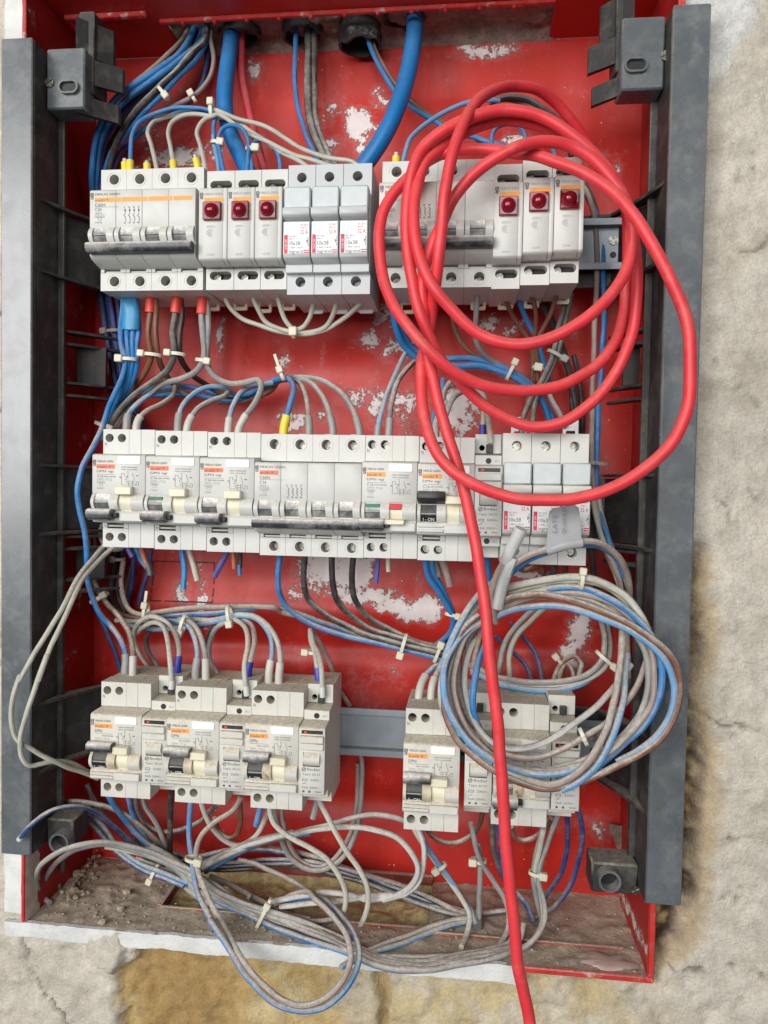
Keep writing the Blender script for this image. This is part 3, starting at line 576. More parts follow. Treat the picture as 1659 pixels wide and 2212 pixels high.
def breaker4(var):
    k = Kit(); P = 'plastic'
    if var == 'H': o_m, nm, rt, art = 'orange_print', 'C60H', 'C20', '24940'
    elif var == 'N': o_m, nm, rt, art = 'orange_red_print', 'C60N', 'C16', '24350'
    else: o_m, nm, rt, art = 'orange_red_print', 'C60N', 'C20', '24351'
    for p in range(4):
        x = p * 18 + .08; e = x + 17.84
        mb = MB(); mb.prism([(-4, 40), (30, 40), (30, 22.3), (57.5, 21.6), (59, 20.6), (59, -2.5), (58, -4), (58, -13.8), (59, -16), (59, -21.5), (56.5, -23.4), (46, -26), (30, -26), (30, -40), (-4, -40)], x, e)
        b = k.a('pole', mb, P, None, .25)
        mb = MB(); mb.holed(x, e, 22.6, 40.5, 30, 44, [(x + 9.2, 33.9, 3.4, 0)]); mb.box(x + 6.3, x + 12, 33, 37, 40.2, 41.4, .3); k.a('upper_terminal', mb, P, b)
        mb = MB(); mb.holed(x, e, -40.5, -28.6, 30, 44, [(x + 9.8, -34.2, 3.4, 0)]); mb.box(x, x + 2.6, 29.5, 44, -28.4, -25.4, .2); mb.box(x + 14, e, 29.5, 44, -28.4, -25.4, .2); mb.box(x + 2.8, x + 13.8, 38, 42.6, -28.2, -27, .2); k.a('lower_terminal', mb, P, b)
        for cz, cx in ((33.9, x + 9.2), (-34.2, x + 9.8)):
            mb = MB(); mb.ringtube((cx - .5, -43.9, cz), (0, -1, 0), 4.9, 4.3, .35, 24); k.a('collar', mb, P, b)
            mb = MB(); mb.screw(cx, cz, 33.5, 3.1); k.a('screw', mb, 'screw_metal', b)
        for a, c in ((x + .3, x + 3.1), (x + 12.7, x + 17.4)):
            mb = MB(); arc = [(57.6, -2.4)] + [(59 + 3.3 * math.sin(t * math.pi / 8), -3.2 - 10.6 * t / 8) for t in range(0, 9)] + [(57.6, -14.4)]; mb.prism(arc, a, c); k.a('shoulder', mb, P, b)
        mb = MB(); arc = [(56, -3)] + [(58.6 + 1.9 * math.sin(t * math.pi / 8), -3.4 - 10 * t / 8) for t in range(0, 9)] + [(56, -14)]; mb.prism(arc, x + 3.3, x + 12.5); tg = k.a('toggle', mb, 'toggle_grey', b)
        mb = MB(); mb.box(x + 3.5, x + 12.3, 59.6, 61.1, -9.2, -8.3, .2); k.a('toggle_rib', mb, 'toggle_dark', b)
    mb = MB(); mb.prism([(58.5, -14.6), (64, -14.2), (66.2, -15.4), (66.6, -18), (65.6, -20.6), (63, -21.4), (59.4, -20.6)], .4, 71.6); k.a('handle_bar', mb, 'toggle_dark', None, .3)
    t = MB(); brand(t, .7, 19, 17); t.text(nm, 3.7, 10.3, 2.1, 7, 59.14); t.text(rt, 3.7, 7.4, 1.9, 4.4, 59.14); t.line([(3.7, 10), (20, 10)], 59.14, .15)
    if var == 'H':
        for i in range(4):
            x = 24.4 + i * 3.1; t.line([(x, 8.8), (x, 5.4), (x - 1, 4.2), (x + .4, 3.6), (x - .3, 3), (x + .7, 2.2), (x + .3, 1.2), (x + .3, .4)], 59.14, .3); t.line([(x - .5, 7), (x, 8.4), (x + .5, 7)], 59.14, .35)
        t.text('1 3 5 7', 23.6, 9.1, .9, 11, 59.14); t.text('2 4 6 8', 23.4, -.9, .9, 11, 59.14)
    else:
        for i in range(4):
            x = 22.6 + i * 2.9; t.line([(x, 5.4), (x + 1.2, 4.2), (x + .2, 3.4), (x + 1.2, 2.4), (x + .2, 1.6), (x + 1.1, .8), (x + .9, -.2)], 59.14, .35)
        t.text('1 3 5 7', 22, 6, 1.1, 10.6, 59.14); t.text('2 4 6 8', 22, -1.6, 1.1, 10.6, 59.14)
    k.a('lettering', t, 'dark_print')
    t = MB(); t.text('400V~', 3.7, 5.4, 1.2, 6, 59.14); t.line([(3.7, 4.9), (10, 4.9), (10, 3.2), (3.7, 3.2), (3.7, 4.9)], 59.14, .2); t.text('6000', 4.4, 3.4, 1.1, 5, 59.14); t.line([(6, 3), (8, 3), (8, 1.4), (6, 1.4), (6, 3)], 59.14, .2); t.text(art, 3.7, -.6, 1.2, 4.9, 59.14); k.a('fine_print', t, 'light_print')
    mb = MB()
    if var == 'H':
        for a, b_ in ((3.6, 21.5), (22.2, 39.5), (40.4, 56.4), (57.2, 69.9)): mb.rect(a, b_, 13.3, 16.1, 59.09)
    else: mb.rect(3.6, 16.2, 13.3, 16, 59.09)
    k.a('colour_band', mb, o_m); t = MB(); t.text('multi 9', 3.9, 13.6, 1.9, 9, 59.16); k.a('series_lettering', t, 'dark_print'); return k
def rcbo(var):
    """36 mm residual-current breaker; var = state + dirt: 'off', 'offgreen', 'tab', 'on', 'dirty_on', 'dirty_off' """
    k = Kit(); dirty = var.startswith('dirty'); P = 'plastic_dirty' if dirty else 'plastic'; on = var.endswith('on')
    mb = MB(); mb.prism([(-4, 40.2), (30, 40.2), (30, 23.6), (57.3, 23.2), (59, 22.2), (59, -2.6), (57.4, -4), (57.4, -14.6), (59, -15.4), (59, -20.6), (57.6, -22.2), (45, -23.4), (30, -23.4), (30, -39.6), (-4, -39.6)], .1, 35.9)
    b = k.a('body', mb, P, None, .3)
    mb = MB(); mb.holed(.1, 18, 23.8, 40.6, 30, 44, [(4.4, 34.7, 2.9, 0), (13, 34.7, 2.9, 0)]); mb.box(18.05, 26.4, 29.5, 44, 23.8, 40.6, .2); mb.box(26.5, 35.9, 29.5, 44, 23.8, 40.6, .2); k.a('upper_terminal', mb, P, b)
    mb = MB(); mb.holed(.1, 18, -40, -27.2, 30, 44, [(4.8, -33, 2.9, 0), (13.4, -33, 2.9, 0)]); mb.box(18.05, 26.4, 29.5, 44, -40, -23.6, .2); mb.box(26.5, 35.9, 29.5, 44, -40, -23.6, .2); mb.box(.1, 3.2, 29.5, 44, -27.1, -23.6, .2); mb.box(14.6, 17.9, 29.5, 44, -27.1, -23.6, .2); mb.box(3.4, 14.4, 38, 43, -26.2, -24.8, .3); k.a('lower_terminal', mb, P, b)
    if dirty or True:
        mb = MB()
        for x in (2, 10.6, 19.4, 27.8): mb.box(x, x + 6.6, 8, 22, 39.4, 40.35, .1)
        k.a('cable_entry', mb, 'plastic_grey' if not dirty else 'brown_tab', b)
    for cx, cz in ((4.4, 34.7), (13, 34.7), (4.8, -33), (13.4, -33)):
        mb = MB(); mb.screw(cx + .5, cz, 34, 2.5); k.a('screw', mb, 'screw_metal' if not dirty else 'screw_dark', b)
    mb = MB(); mb.box(17.6, 32.8, 58.6, 59.6, 16.7, 22, .25); w = k.a('label_window', mb, 'white_window', b)
    for a, c in ((.4, 2.4), (12.6, 18.4), (27, 35.6)):
        mb = MB(); arc = [(57, -2.6)] + [(59 + 3.1 * math.sin(t * math.pi / 8), -3.2 - 11 * t / 8) for t in range(0, 9)] + [(57, -14.8)]; mb.prism(arc, a, c); k.a('shoulder', mb, 'brown_tab' if (dirty and a > 10 and a < 20) else P, b)
    mb = MB(); arc = [(56, -3)] + [(58.4 + 2.4 * math.sin(t * math.pi / 8), -3.4 - 10.4 * t / 8) for t in range(0, 9)] + [(56, -14.4)]; mb.prism(arc, 2.5, 12.5); tg = k.a('toggle', mb, 'toggle_black' if on else 'toggle_grey', b)
    mb = MB(); mb.box(2.7, 12.3, 60, 61.2, -9.6, -8.6, .2); k.a('toggle_rib', mb, 'toggle_dark', b)
    mb = MB(); arc = [(56, -3.4)] + [(58.2 + 2.0 * math.sin(t * math.pi / 8), -3.6 - 10 * t / 8) for t in range(0, 9)] + [(56, -14)]; mb.prism(arc, 18.6, 26.8); bl = k.a('test_barrel', mb, 'cream', b)
    if var == 'offgreen' or var == 'tab' or var == 'dirty_off':
        mb = MB(); mb.box(2.8, 12.2, 59.2, 60.7, -6.2, -3.8, .25); k.a('state_window', mb, 'green_mark', b)
    if on:
        mb = MB(); mb.prism([(58.6, 4.6), (64, 5.6), (66.6, 4.4), (67, 1), (65.8, -.6), (60, -2.6), (58.6, -2.6)], .6, 17.8); k.a('lever', mb, 'toggle_black' if not dirty else 'toggle_dark', b, .35)
        t = MB(); t.text('I - ON', 4.2, -13.4, 2, 7, 61.4); k.a('state_lettering', t, 'white_print', b)
        mb = MB(); mb.box(18, 28.6, 58.8, 64.5, -2.4, 2.6, .5); k.a('test_tab', mb, 'cream', b)
        mb = MB(); mb.box(.6, 17, 58.8, 60.6, -17.4, -16.2, .3); mb.box(.6, 17, 58.8, 60.6, -20.4, -18.6, .3); mb.box(17.4, 35.4, 58.8, 61.2, -21, -15.8, .4); k.a('latch_ribs', mb, P, b)
    else:
        mb = MB(); mb.prism([(58.6, -13.4), (63.6, -12.9), (67, -14), (67.4, -17), (66.4, -19.2), (61, -20), (58.6, -19.4)], -.4, 15.6); lv = k.a('lever', mb, 'toggle_grey', b, .35)
        mb = MB(); mb.box(15.7, 18.8, 58.8, 63, -18.8, -15.6, .5); mb.box(.6, 15.2, 62, 66.2, -20.6, -19.6, .3); k.a('lever_shank', mb, 'toggle_black', b)
        if var == 'tab':
            mb = MB(); mb.box(15, 28.5, 59, 64.4, -16.8, -13.6, .5); k.a('test_tab', mb, 'cream', b); mb = MB(); mb.box(18.8, 26.4, 59, 60.6, -7.6, -3.6, .3); k.a('trip_flag', mb, 'red_mark', b)
        else:
            mb = MB(); mb.box(17.6, 28.6, 58.8, 64.2, -3.6, 1.8, .6); k.a('test_tab', mb, 'cream', b)
        mb = MB(); mb.box(19, 35.4, 58.7, 60.4, -21.2, -15.6, .4); k.a('latch_ribs', mb, P, b)
    t = MB(); brand(t, .7, 19, 10.6)
    if not (dirty): t.text('DPN vigi', 3.4, 10.4, 2.1, 11.1, 59.14); t.text('C16', 3.5, 7.5, 1.5, 4.2, 59.14)
    else: t.text('DPN', 3.4, 10.4, 2.0, 5, 59.14)
    t.text('I\u0394N 0,030A', 8.4, 7.6, 1.1, 8, 59.14); t.line([(3.5, 9.6), (16, 9.6)], 59.14, .18)
    t.text('test mensuel', 19.9, 14.2, 1.1, 10.7, 59.14); t.text('test monthly', 19.9, 12.4, 1.2, 10.7, 59.14)
    L = t.line; q = 59.14; lw = .2
    L([(20, 4.6), (20, 7.8), (20, 10.4), (22, 10.4), (22, 8.8)], q, lw); L([(20, 6.6), (19.2, 8)], q, lw); L([(22, 8.6), (24.4, 8.6), (24.4, 7)], q, lw); L([(24.4, 11), (24.4, 9.2), (22.8, 6.6), (22.8, 6.2), (24.4, 6.2)], q, lw)
    L([(27.6, 11), (27.6, 9.4), (28.6, 7.2), (28.6, 5.6)], q, lw); L([(24, 5.2), (28, 5.2), (28.6, 4.5), (28, 3.8), (24, 3.8), (23.4, 4.5), (24, 5.2)], q, lw); L([(20, 4.6), (20, 2.8), (31.5, 2.8), (31.5, 5), (30, 5), (30, 3.4), (28.6, 3.4)], q, lw); L([(25, 6), (25, 1.6)], q, lw); L([(27.4, 6), (27.4, 1.6)], q, lw); L([(29.6, 9), (31.4, 9)], q, .5); t.text('N', 18.6, 7.4, 1.1, .9, q); t.text('N', 24, 11.2, .8, .7, q)
    k.a('lettering', t, 'dark_print')
    t = MB(); t.text('N', 1.2, 29.4, 2.2, 1.5, 44.1); t.text('N', .9, -26.6, 2.2, 1.5, 44.1); k.a('terminal_lettering', t, 'dark_print')
    t = MB(); t.text('230V~', 3.5, 5.8, 1.1, 5.4, q); t.line([(9.6, 6.8), (13.4, 6.8), (13.4, 5.6), (9.6, 5.6), (9.6, 6.8), (13.4, 5.6)], q, .15); t.line([(3.6, 5.2), (8.6, 5.2), (8.6, 3.7), (3.6, 3.7), (3.6, 5.2)], q, .18); t.text('6000', 4.2, 3.9, 1, 3.8, q); t.line([(5.2, 3.5), (7.2, 3.5), (7.2, 2), (5.2, 2), (5.2, 3.5)], q, .18); t.text('19505', 3.5, -.2, 1.1, 4.4, q); k.a('fine_print', t, 'light_print')
    mb = MB(); mb.rect(3, 15.5, 13.4, 16.3, 59.09); k.a('colour_band', mb, 'orange_print' if (dirty or var in ('on', 'tab')) else 'orange_red_print')
    t = MB(); t.text('multi 9', 3.7, 13.8, 1.8, 9, 59.16); k.a('series_lettering', t, 'dark_print'); return k
def lampdev(var):
    k = Kit(); P = 'plastic'
    for a, c in ((.1, 9.2), (9.35, 18.2)):
        mb = MB(); mb.prism([(-4, 37.4), (32, 37.4), (32, 21.5), (50, 21.5), (50, -26), (32, -26.5), (32, -40.2), (-4, -40.2)], a, c); k.a('half_shell', mb, P, None, .3)
    mb = MB(); mb.prism([(50.2, 21), (57.8, 21), (59, 20), (59, -24.4), (57, -25.6), (50.2, -27)], .2, 15.4); mb.prism([(50.2, 21), (57.8, 21), (59, 20), (59, -24.4), (57, -25.6), (50.2, -27)], 15.5, 18.3); f = k.a('front_cover', mb, P, None, .3)
    mb = MB(); mb.holed(.1, 18.2, 21.6, 37.6, 32, 44, [(9.4, 28.4, 2.8, 4.4)]); u = k.a('upper_terminal', mb, P)
    mb = MB(); mb.holed(.1, 18.2, -40.6, -26.6, 32, 44, [(9.6, -31.2, 2.8, 4.4)]); l = k.a('lower_terminal', mb, P)
    for cz, pr in ((28.4, u), (-31.2, l)):
        mb = MB(); mb.screw(5.6, cz, 37.5, 2.5); k.a('screw', mb, 'screw_metal', pr)
        mb = MB(); mb.box(8.6, 16.2, 32.2, 36, cz - 2.7, cz + 2.7, .2); k.a('terminal_insert', mb, 'screw_dark', pr)
    mb = MB(); mb.box(3.3, 14.9, 58.8, 61.6, -.4, 11.2, .5); ln = k.a('lens_base', mb, 'lens_red', f)
    mb = MB(); mb.dome((9.1, -61.5, 5.4), 4.7, 4.2); k.a('lens_dome', mb, 'lens_red', ln)
    mb = MB(); mb.rect(3.6, 16.3, 11.6, 14.4, 59.09); k.a('colour_band', mb, 'orange_print', f)
    t = MB(); brand(t, .9, 17.4, 11.4); t.text('V', 5.2, 12, 1.9, 1.6, 59.16); t.text('250V~', 5.4, -4.8, 1.5, 5.8, 59.14); pts = [(6.8 + 1.5 * math.cos(i * .5236), -8 + 1.5 * math.sin(i * .5236)) for i in range(13)]; t.line(pts, 59.14, .25); t.line([(5.8, -9), (7.8, -7)], 59.14, .25); t.line([(5.8, -7), (7.8, -9)], 59.14, .25); t.line([(6.8, -6.5), (6.8, -5.4)], 59.14, .25); t.line([(6.8, -9.5), (6.8, -10.6)], 59.14, .25); t.text('X1', 7.6, -6.6, .9, 1.4, 59.14); t.text('X2', 7.6, -10.6, .9, 1.4, 59.14); t.text('15107', 6, -22.6, 1.2, 4.6, 59.14); k.a('lettering', t, 'light_print', f)
    t = MB(); t.line([(1, 17.4), (2.8, 17.4), (2.8, 15.6), (1, 15.6), (1, 17.4)], 59.2, .45); t.line([(1.9, 14.9), (1.1, 14.3), (1.5, 13.7), (2.5, 13.8), (2.7, 14.5), (1.9, 14.9)], 59.2, .45); k.a('maker_mark', t, 'dark_print', f)
    return k
def fuse(var):
    k = Kit(); P = 'plastic_grey' if var == 'grey' else 'plastic'; w = 17.9
    mb = MB(); mb.prism([(-4, 41.6), (32, 41.6), (32, 21), (52, 21), (52, -29), (32, -29.6), (32, -41.6), (-4, -41.6)], .08, w); b = k.a('body', mb, P, None, .35)
    mb = MB(); mb.holed(.08, w, 21.2, 41.8, 32, 47, [(8.9, 33.8, 3.2, 0)]); k.a('upper_terminal', mb, P, b)
    mb = MB(); mb.holed(.08, w, -41.8, -24.6, 32, 47, [(8.9, -33.6, 3.3, 0)]); k.a('lower_terminal', mb, P, b)
    for cz in (33.8, -33.6): mb = MB(); mb.screw(9.2, cz, 36.5, 2.8); k.a('screw', mb, 'screw_metal', b)
    mb = MB(); mb.box(.3, w - .3, 51.5, 60, 9.2, 23, .9); k.a('fuse_window', mb, 'fuse_window', b)
    mb = MB(); mb.prism([(51.5, 9), (62.8, 9), (63.4, 8), (63.2, 4.2), (59, 2.6), (51.5, 2.6)], .3, w - .3); dr = k.a('drawer_handle', mb, P, b, .4)
    mb = MB(); mb.prism([(51.5, 2.4), (60, 1), (60.4, -19), (59.4, -21.6), (52, -24)], .3, w - .3); fr = k.a('drawer_front', mb, P, b, .3)
    mb = MB(); mb.rect(.8, w - .8, -19.4, .4, 60.55); k.a('printed_label', mb, 'label_white', fr)
    mb = MB(); mb.rect(1.1, 3.4, -19.2, -7.6, 60.62); mb.rect(13.8, 17, -17.8, -17.1, 60.62); mb.rect(13.8, 17, -19.1, -18.4, 60.62); mb.text('32 A', 11.6, -7.2, 2.4, 4.8, 60.66); mb.text('IEC 269-2', 11.6, -2, 1, 4.8, 60.66); mb.text('500 V~', 11.6, -3.8, 1, 4, 60.66); k.a('red_lettering', mb, 'red_print', fr)
    t = MB(); t.text('10x38', 4.3, -14.2, 2.5, 7.2, 60.66); t.text('legrand', 4.3, -19.6, 2.4, 9, 60.66); t.text('IEC 269-2', 4.3, -9, .9, 4.8, 60.66); t.text('500 V~', 4.3, -10.6, .9, 4, 60.66); t.text('Ic 400V~ 100 kA', 4.3, -16.2, .9, 9, 60.66); t.line([(16.4, -9), (16.4, -11), (15.4, -12.4), (16.6, -13), (16.4, -15)], 60.66, .3); t.line([(15.4, -11), (16.8, -12)], 60.66, .5); k.a('lettering', t, 'dark_print', fr)
    t = MB(); t.text('058 08', 0, 0, 1.2, 6, 60.7, 1); t.v = [(a + 2.9, y, c - 16.6) for a, y, c in t.v]; k.a('reference_lettering', t, 'white_print', fr)
    return k
def relay(var):
    k = Kit(); P = 'plastic_dirty' if var == 'dirty' else 'plastic'; w = 17.4
    mb = MB(); mb.prism([(-4, 43.5), (27, 43.5), (27, 31), (44, 29.6), (44, 23.5), (57.4, 22.8), (59, 21.8), (59, -21.4), (57, -22.4), (44, -23), (44, -29.4), (30, -30.6), (30, -38), (-4, -38)], .1, w); b = k.a('body', mb, P, None, .3)
    mb = MB(); mb.holed(.1, w, 31.4, 44, 27, 31.5, [(4.6, 35, 1.9, 0)]); k.a('rear_terminal', mb, P, b)
    mb = MB(); mb.box(7.4, 11.8, 28, 34.5, 31.6, 37.4, .3); k.a('clamp', mb, 'black_plastic', b)
    mb = MB(); mb.cyl((8.8, -43.9, 26), (0, -1, 0), 1.9, .25, 18); k.a('screw_hole', mb, 'screw_dark', b); mb = MB(); mb.cyl((8.8, -43.9, -26), (0, -1, 0), 1.9, .25, 18); k.a('screw_hole', mb, 'screw_dark', b)
    mb = MB(); mb.box(1.9, 15.9, 58.6, 59.3, 18.6, 21, .15); n = k.a('indicator_strip', mb, 'toggle_black', b); mb = MB(); mb.box(3.6, 5.6, 59, 59.6, 19, 20.4, .2); k.a('indicator_flag', mb, 'ferrule_red', n)
    mb = MB(); mb.box(.9, w - .7, 58.6, 61.4, 13, 17.6, .5); mb.box(.9, w - .7, 58.6, 60.6, 8.2, 12.6, .5); k.a('label_holder', mb, P, b)
    mb = MB(); arc = [(57, 7)] + [(59 + 2.4 * math.sin(t * math.pi / 8), 6.4 - 8.6 * t / 8) for t in range(0, 9)] + [(57, -2.6)]; mb.prism(arc, 3.6, 14.2); k.a('push_button', mb, P, b)
    mb = MB(); mb.box(3.2, 14.4, 58.8, 59.25, -2.9, -2.3, .1); mb.box(3.1, 3.5, 58.8, 59.25, -2.6, 6.4, .1); k.a('button_gap', mb, 'screw_dark', b)
    t = MB(); q = 59.14; pts = [(3.8 + 1.2 * math.cos(i * .5236), -4.9 + 1.2 * math.sin(i * .5236)) for i in range(13)]; t.line(pts, q, .4); t.line([(3, -5.6), (4.6, -4.2)], q, .5); t.text('finder', 5.8, -5.6, 1.9, 9, q); t.text('Type 20.21', 2.8, -9, 1.6, 11.6, q); t.line([(2.8, -11.2), (6, -11.2), (6, -12.4), (2.8, -12.4), (2.8, -11.2)], q, .3); t.text('230V~', 8.2, -12.4, 1.4, 7, q); t.line([(2.8, -14.4), (4, -14.4), (5.4, -13.6)], q, .3); t.text('16A 250V~', 2.8, -17.4, 1.3, 12, q); mb = t; t.text('RINA', 11.4, -20, 1.1, 4, q)
    for cx in (3.6, 7.6): t.add([(cx + .8 * math.cos(i * .5236), -q, -19.5 + .8 * math.sin(i * .5236)) for i in range(12)], [tuple(range(12))])
    k.a('lettering', t, 'dark_print', b)
    t = MB(); t.text('A1', 12.6, 25, 1.9, 3.2, 44.12); t.text('A2', 12.6, -27.2, 1.9, 3.2, 44.12); k.a('terminal_lettering', t, 'light_print', b)
    return k
BUILD = {'breaker4': breaker4, 'rcbo': rcbo, 'lampdev': lampdev, 'fuse': fuse, 'relay': relay}
NAMES = {'breaker4': ('four_pole_breaker', 'circuit breaker', 'four pole circuit breakers'), 'rcbo': ('residual_current_breaker', 'circuit breaker', 'residual current breakers'), 'lampdev': ('indicator_lamp', 'indicator lamp', 'red indicator lamps'), 'fuse': ('fuse_holder', 'fuse holder', 'fuse holders with 10x38 labels'), 'relay': ('step_relay', 'relay', 'narrow step relays')}
def device(kind, var, x, z, label, dd=0, sx=1, rot=0):
    key = (kind, var)
    if key not in PROTO: PROTO[key] = BUILD[kind](var)
    n, c, g = NAMES[kind]; t = thing(n, label, c, (x, -dd, z), g); t.scale = (sx, 1, 1); t.rotation_euler = (0, rot, 0); obs = []
    for name, me, par in PROTO[key].p: obs.append(link(name, me, obs[par] if par is not None else t))
    return t
def xat(u, v, d=44): return W(u, v, d).x
XA, XA2, XC, XD = -3.9, 187.6, -1.9, 210.1
device('breaker4', 'H', XA, Z1R, 'white four-pole breaker marked C60H C20 with wide orange band, top left')
xs = [xat(446, 500), xat(506.6, 500), xat(564, 500), xat(621.1, 500)]
for i, l in enumerate(('red lens indicator lamp next to the C60H breaker, left of three', 'red lens indicator lamp in the middle of the left trio', 'red lens indicator lamp next to the fuse holders of the top row')):
    device('lampdev', '', xs[i], Z1R, l, sx=(xs[i + 1] - xs[i] - .15) / 18.3)
xs = [xat(621.6, 500, 47), xat(680.6, 500, 47), xat(740.4, 500, 47), xat(802, 500, 47)]
for i, l in enumerate(('fuse holder beside the indicator lamps, left of the top three', 'middle fuse holder of the three in the top row', 'fuse holder on the right of the top three, beside the red coil')):
    device('fuse', 'grey', xs[i], Z1R - 3.2, l, sx=(xs[i + 1] - xs[i] - .15) / 18)
device('breaker4', 'B', XA2, Z1R, 'white four-pole breaker half hidden behind the red cable coil')
xs = [xat(1063.5, 500), xat(1125.4, 500), xat(1189.5, 500), xat(1252, 500)]
for i, (l, dz) in enumerate((('red lens indicator lamp inside the red coil, left of three', -1.6), ('red lens indicator lamp inside the red coil, middle of three', .6), ('red lens indicator lamp at the right end of the top row', 1.6))):
    device('lampdev', '', xs[i], Z1R + dz, l, sx=(xs[i + 1] - xs[i] - .15) / 18.3, dd=1.5)
ub = [222.4, 334.5, 447.7, 562.7, 787.8, 904.3, 1024.6, 1083]; xb = [xat(u, 1065) for u in ub]
for i, (v, l) in enumerate((('off', 'residual current breaker at the left end of the middle row, grey lever down'), ('offgreen', 'residual current breaker with green window, second in the middle row'), ('off', 'residual current breaker left of the four-pole C60N breaker, lever down'))):
    device('rcbo', v, xb[i], .6 - i * .6, l, sx=(xb[i + 1] - xb[i] - .15) / 36)
device('breaker4', 'N', xb[3], -1.4, 'white four-pole breaker marked C60N C16 in the middle row', sx=(xb[4] - xb[3] - .1) / 72)
device('rcbo', 'tab', xb[4], -1.6, 'residual current breaker with red trip flag and white tab pushed down', sx=(xb[5] - xb[4] - .15) / 36)
device('rcbo', 'on', xb[5], -2.2, 'residual current breaker with black lever up, behind the hanging red cable', sx=(xb[6] - xb[5] - .15) / 36)
device('relay', '', xb[6], -2.6, 'narrow relay in the middle row beside the hanging red cable', sx=(xb[7] - xb[6] - .1) / 17.5)
xs = [xat(1083.5, 1075, 47), xat(1145.5, 1075, 47), xat(1208, 1075, 47), xat(1270, 1075, 47)]
for i, l in enumerate(('fuse holder beside the relay, left of the middle row three', 'fuse holder in the middle of three, half under the handwritten tag', 'fuse holder at the right end of the middle row, partly behind the tag')):
    device('fuse', 'white', xs[i], -.6, l, sx=(xs[i + 1] - xs[i] - .15) / 18)
x = XC
for i, (a, b_) in enumerate((('dusty residual current breaker at the left end of the bottom row, lever up', 'dusty narrow relay between the first and second bottom row breakers'), ('dusty residual current breaker in the middle of the bottom left group', 'dusty narrow relay between the second and third bottom row breakers'), ('dusty residual current breaker, third in the bottom left group', 'dusty narrow relay at the right end of the bottom left group'))):
    device('rcbo', 'dirty_on', x, Z3R - .4 * i, a); device('relay', 'dirty', x + 36.1, Z3R - .4 * i - .6, b_); x += 53.5
device('rcbo', 'dirty_on', XD, Z3R - 6.5, 'dusty residual current breaker standing proud, left of the bottom right group', dd=4)
device('relay', 'dirty', XD + 39, Z3R - 2, 'dusty narrow relay behind the grey coil next to the hanging red cable', sx=1)
device('rcbo', 'dirty_off', XD + 57, Z3R - 1, 'dusty residual current breaker behind the grey coil, lever down')
device('relay', 'dirty', XD + 93.5, Z3R - 1, 'dusty narrow relay at the right end of the bottom row')
# cream foot clips under the rows
def clip(u, v, label, white=False):
    p = W(u, v, 2); mb = MB(); n = 20
    def rr(x0, x1, z0, z1, r):
        P = []
        for cx, cz, a0 in ((x1 - r, z1 - r, 0), (x0 + r, z1 - r, 90), (x0 + r, z0 + r, 180), (x1 - r, z0 + r, 270)):
            P += [(cx + r * math.cos(math.radians(a0 + t * 22.5)), cz + r * math.sin(math.radians(a0 + t * 22.5))) for t in range(5)]
        return P
    A = rr(-5.2, 5.2, -4.6, 12, 1.4); B = rr(-3.2, 3.2, -2.2, 2, .7); V = []
    for y in (-1, 1): V += [(a, y, c) for a, c in A] + [(a, y, c) for a, c in B]
    F = []
    for i in range(n):
        j = (i + 1) % n; F += [(i, j, n + j, n + i), (2 * n + i, 3 * n + i, 3 * n + j, 2 * n + j), (i, 2 * n + i, 2 * n + j, j), (n + i, n + j, 3 * n + j, 3 * n + i)]
    mb.add(V, F); o = part('rail_clip', mb, 'label_white' if white else 'clip_cream'); o.location = p * S; o['label'] = label; o['category'] = 'clip'; o['group'] = 'rail clips showing under the devices'
for u, v, l, w in ((460, 658, 'cream rail clip just right of the last red ferrule', 0), (520, 657, 'cream rail clip under the left indicator lamp', 0), (572, 662, 'cream rail clip under the middle indicator lamp of the left trio', 0), (623, 657, 'cream rail clip under the right indicator lamp of the left trio', 0), (683, 664, 'white rail clip under the left fuse holder of the top row', 1), (736, 664, 'white rail clip under the middle fuse holder of the top row', 1), (791, 663, 'white rail clip under the right fuse holder of the top row', 1),
                   (880, 664, 'cream rail clip behind the red coil with a dark blue end beside it', 0), (1033, 656, 'cream rail clip behind the grey wire under the half hidden breaker', 0), (1092, 655, 'cream rail clip under the left lamp inside the red coil', 0), (1148, 652, 'cream rail clip under the middle lamp inside the red coil', 0), (1213, 643, 'cream rail clip under the lamp at the right end', 0)):
    clip(u, v, l, w)
for u, v, l in ((1232, 937, 'white rail clip above the right fuse holder of the middle row'), (1120, 938, 'white rail clip above the left fuse holder of the middle row')): clip(u, v, l, True)
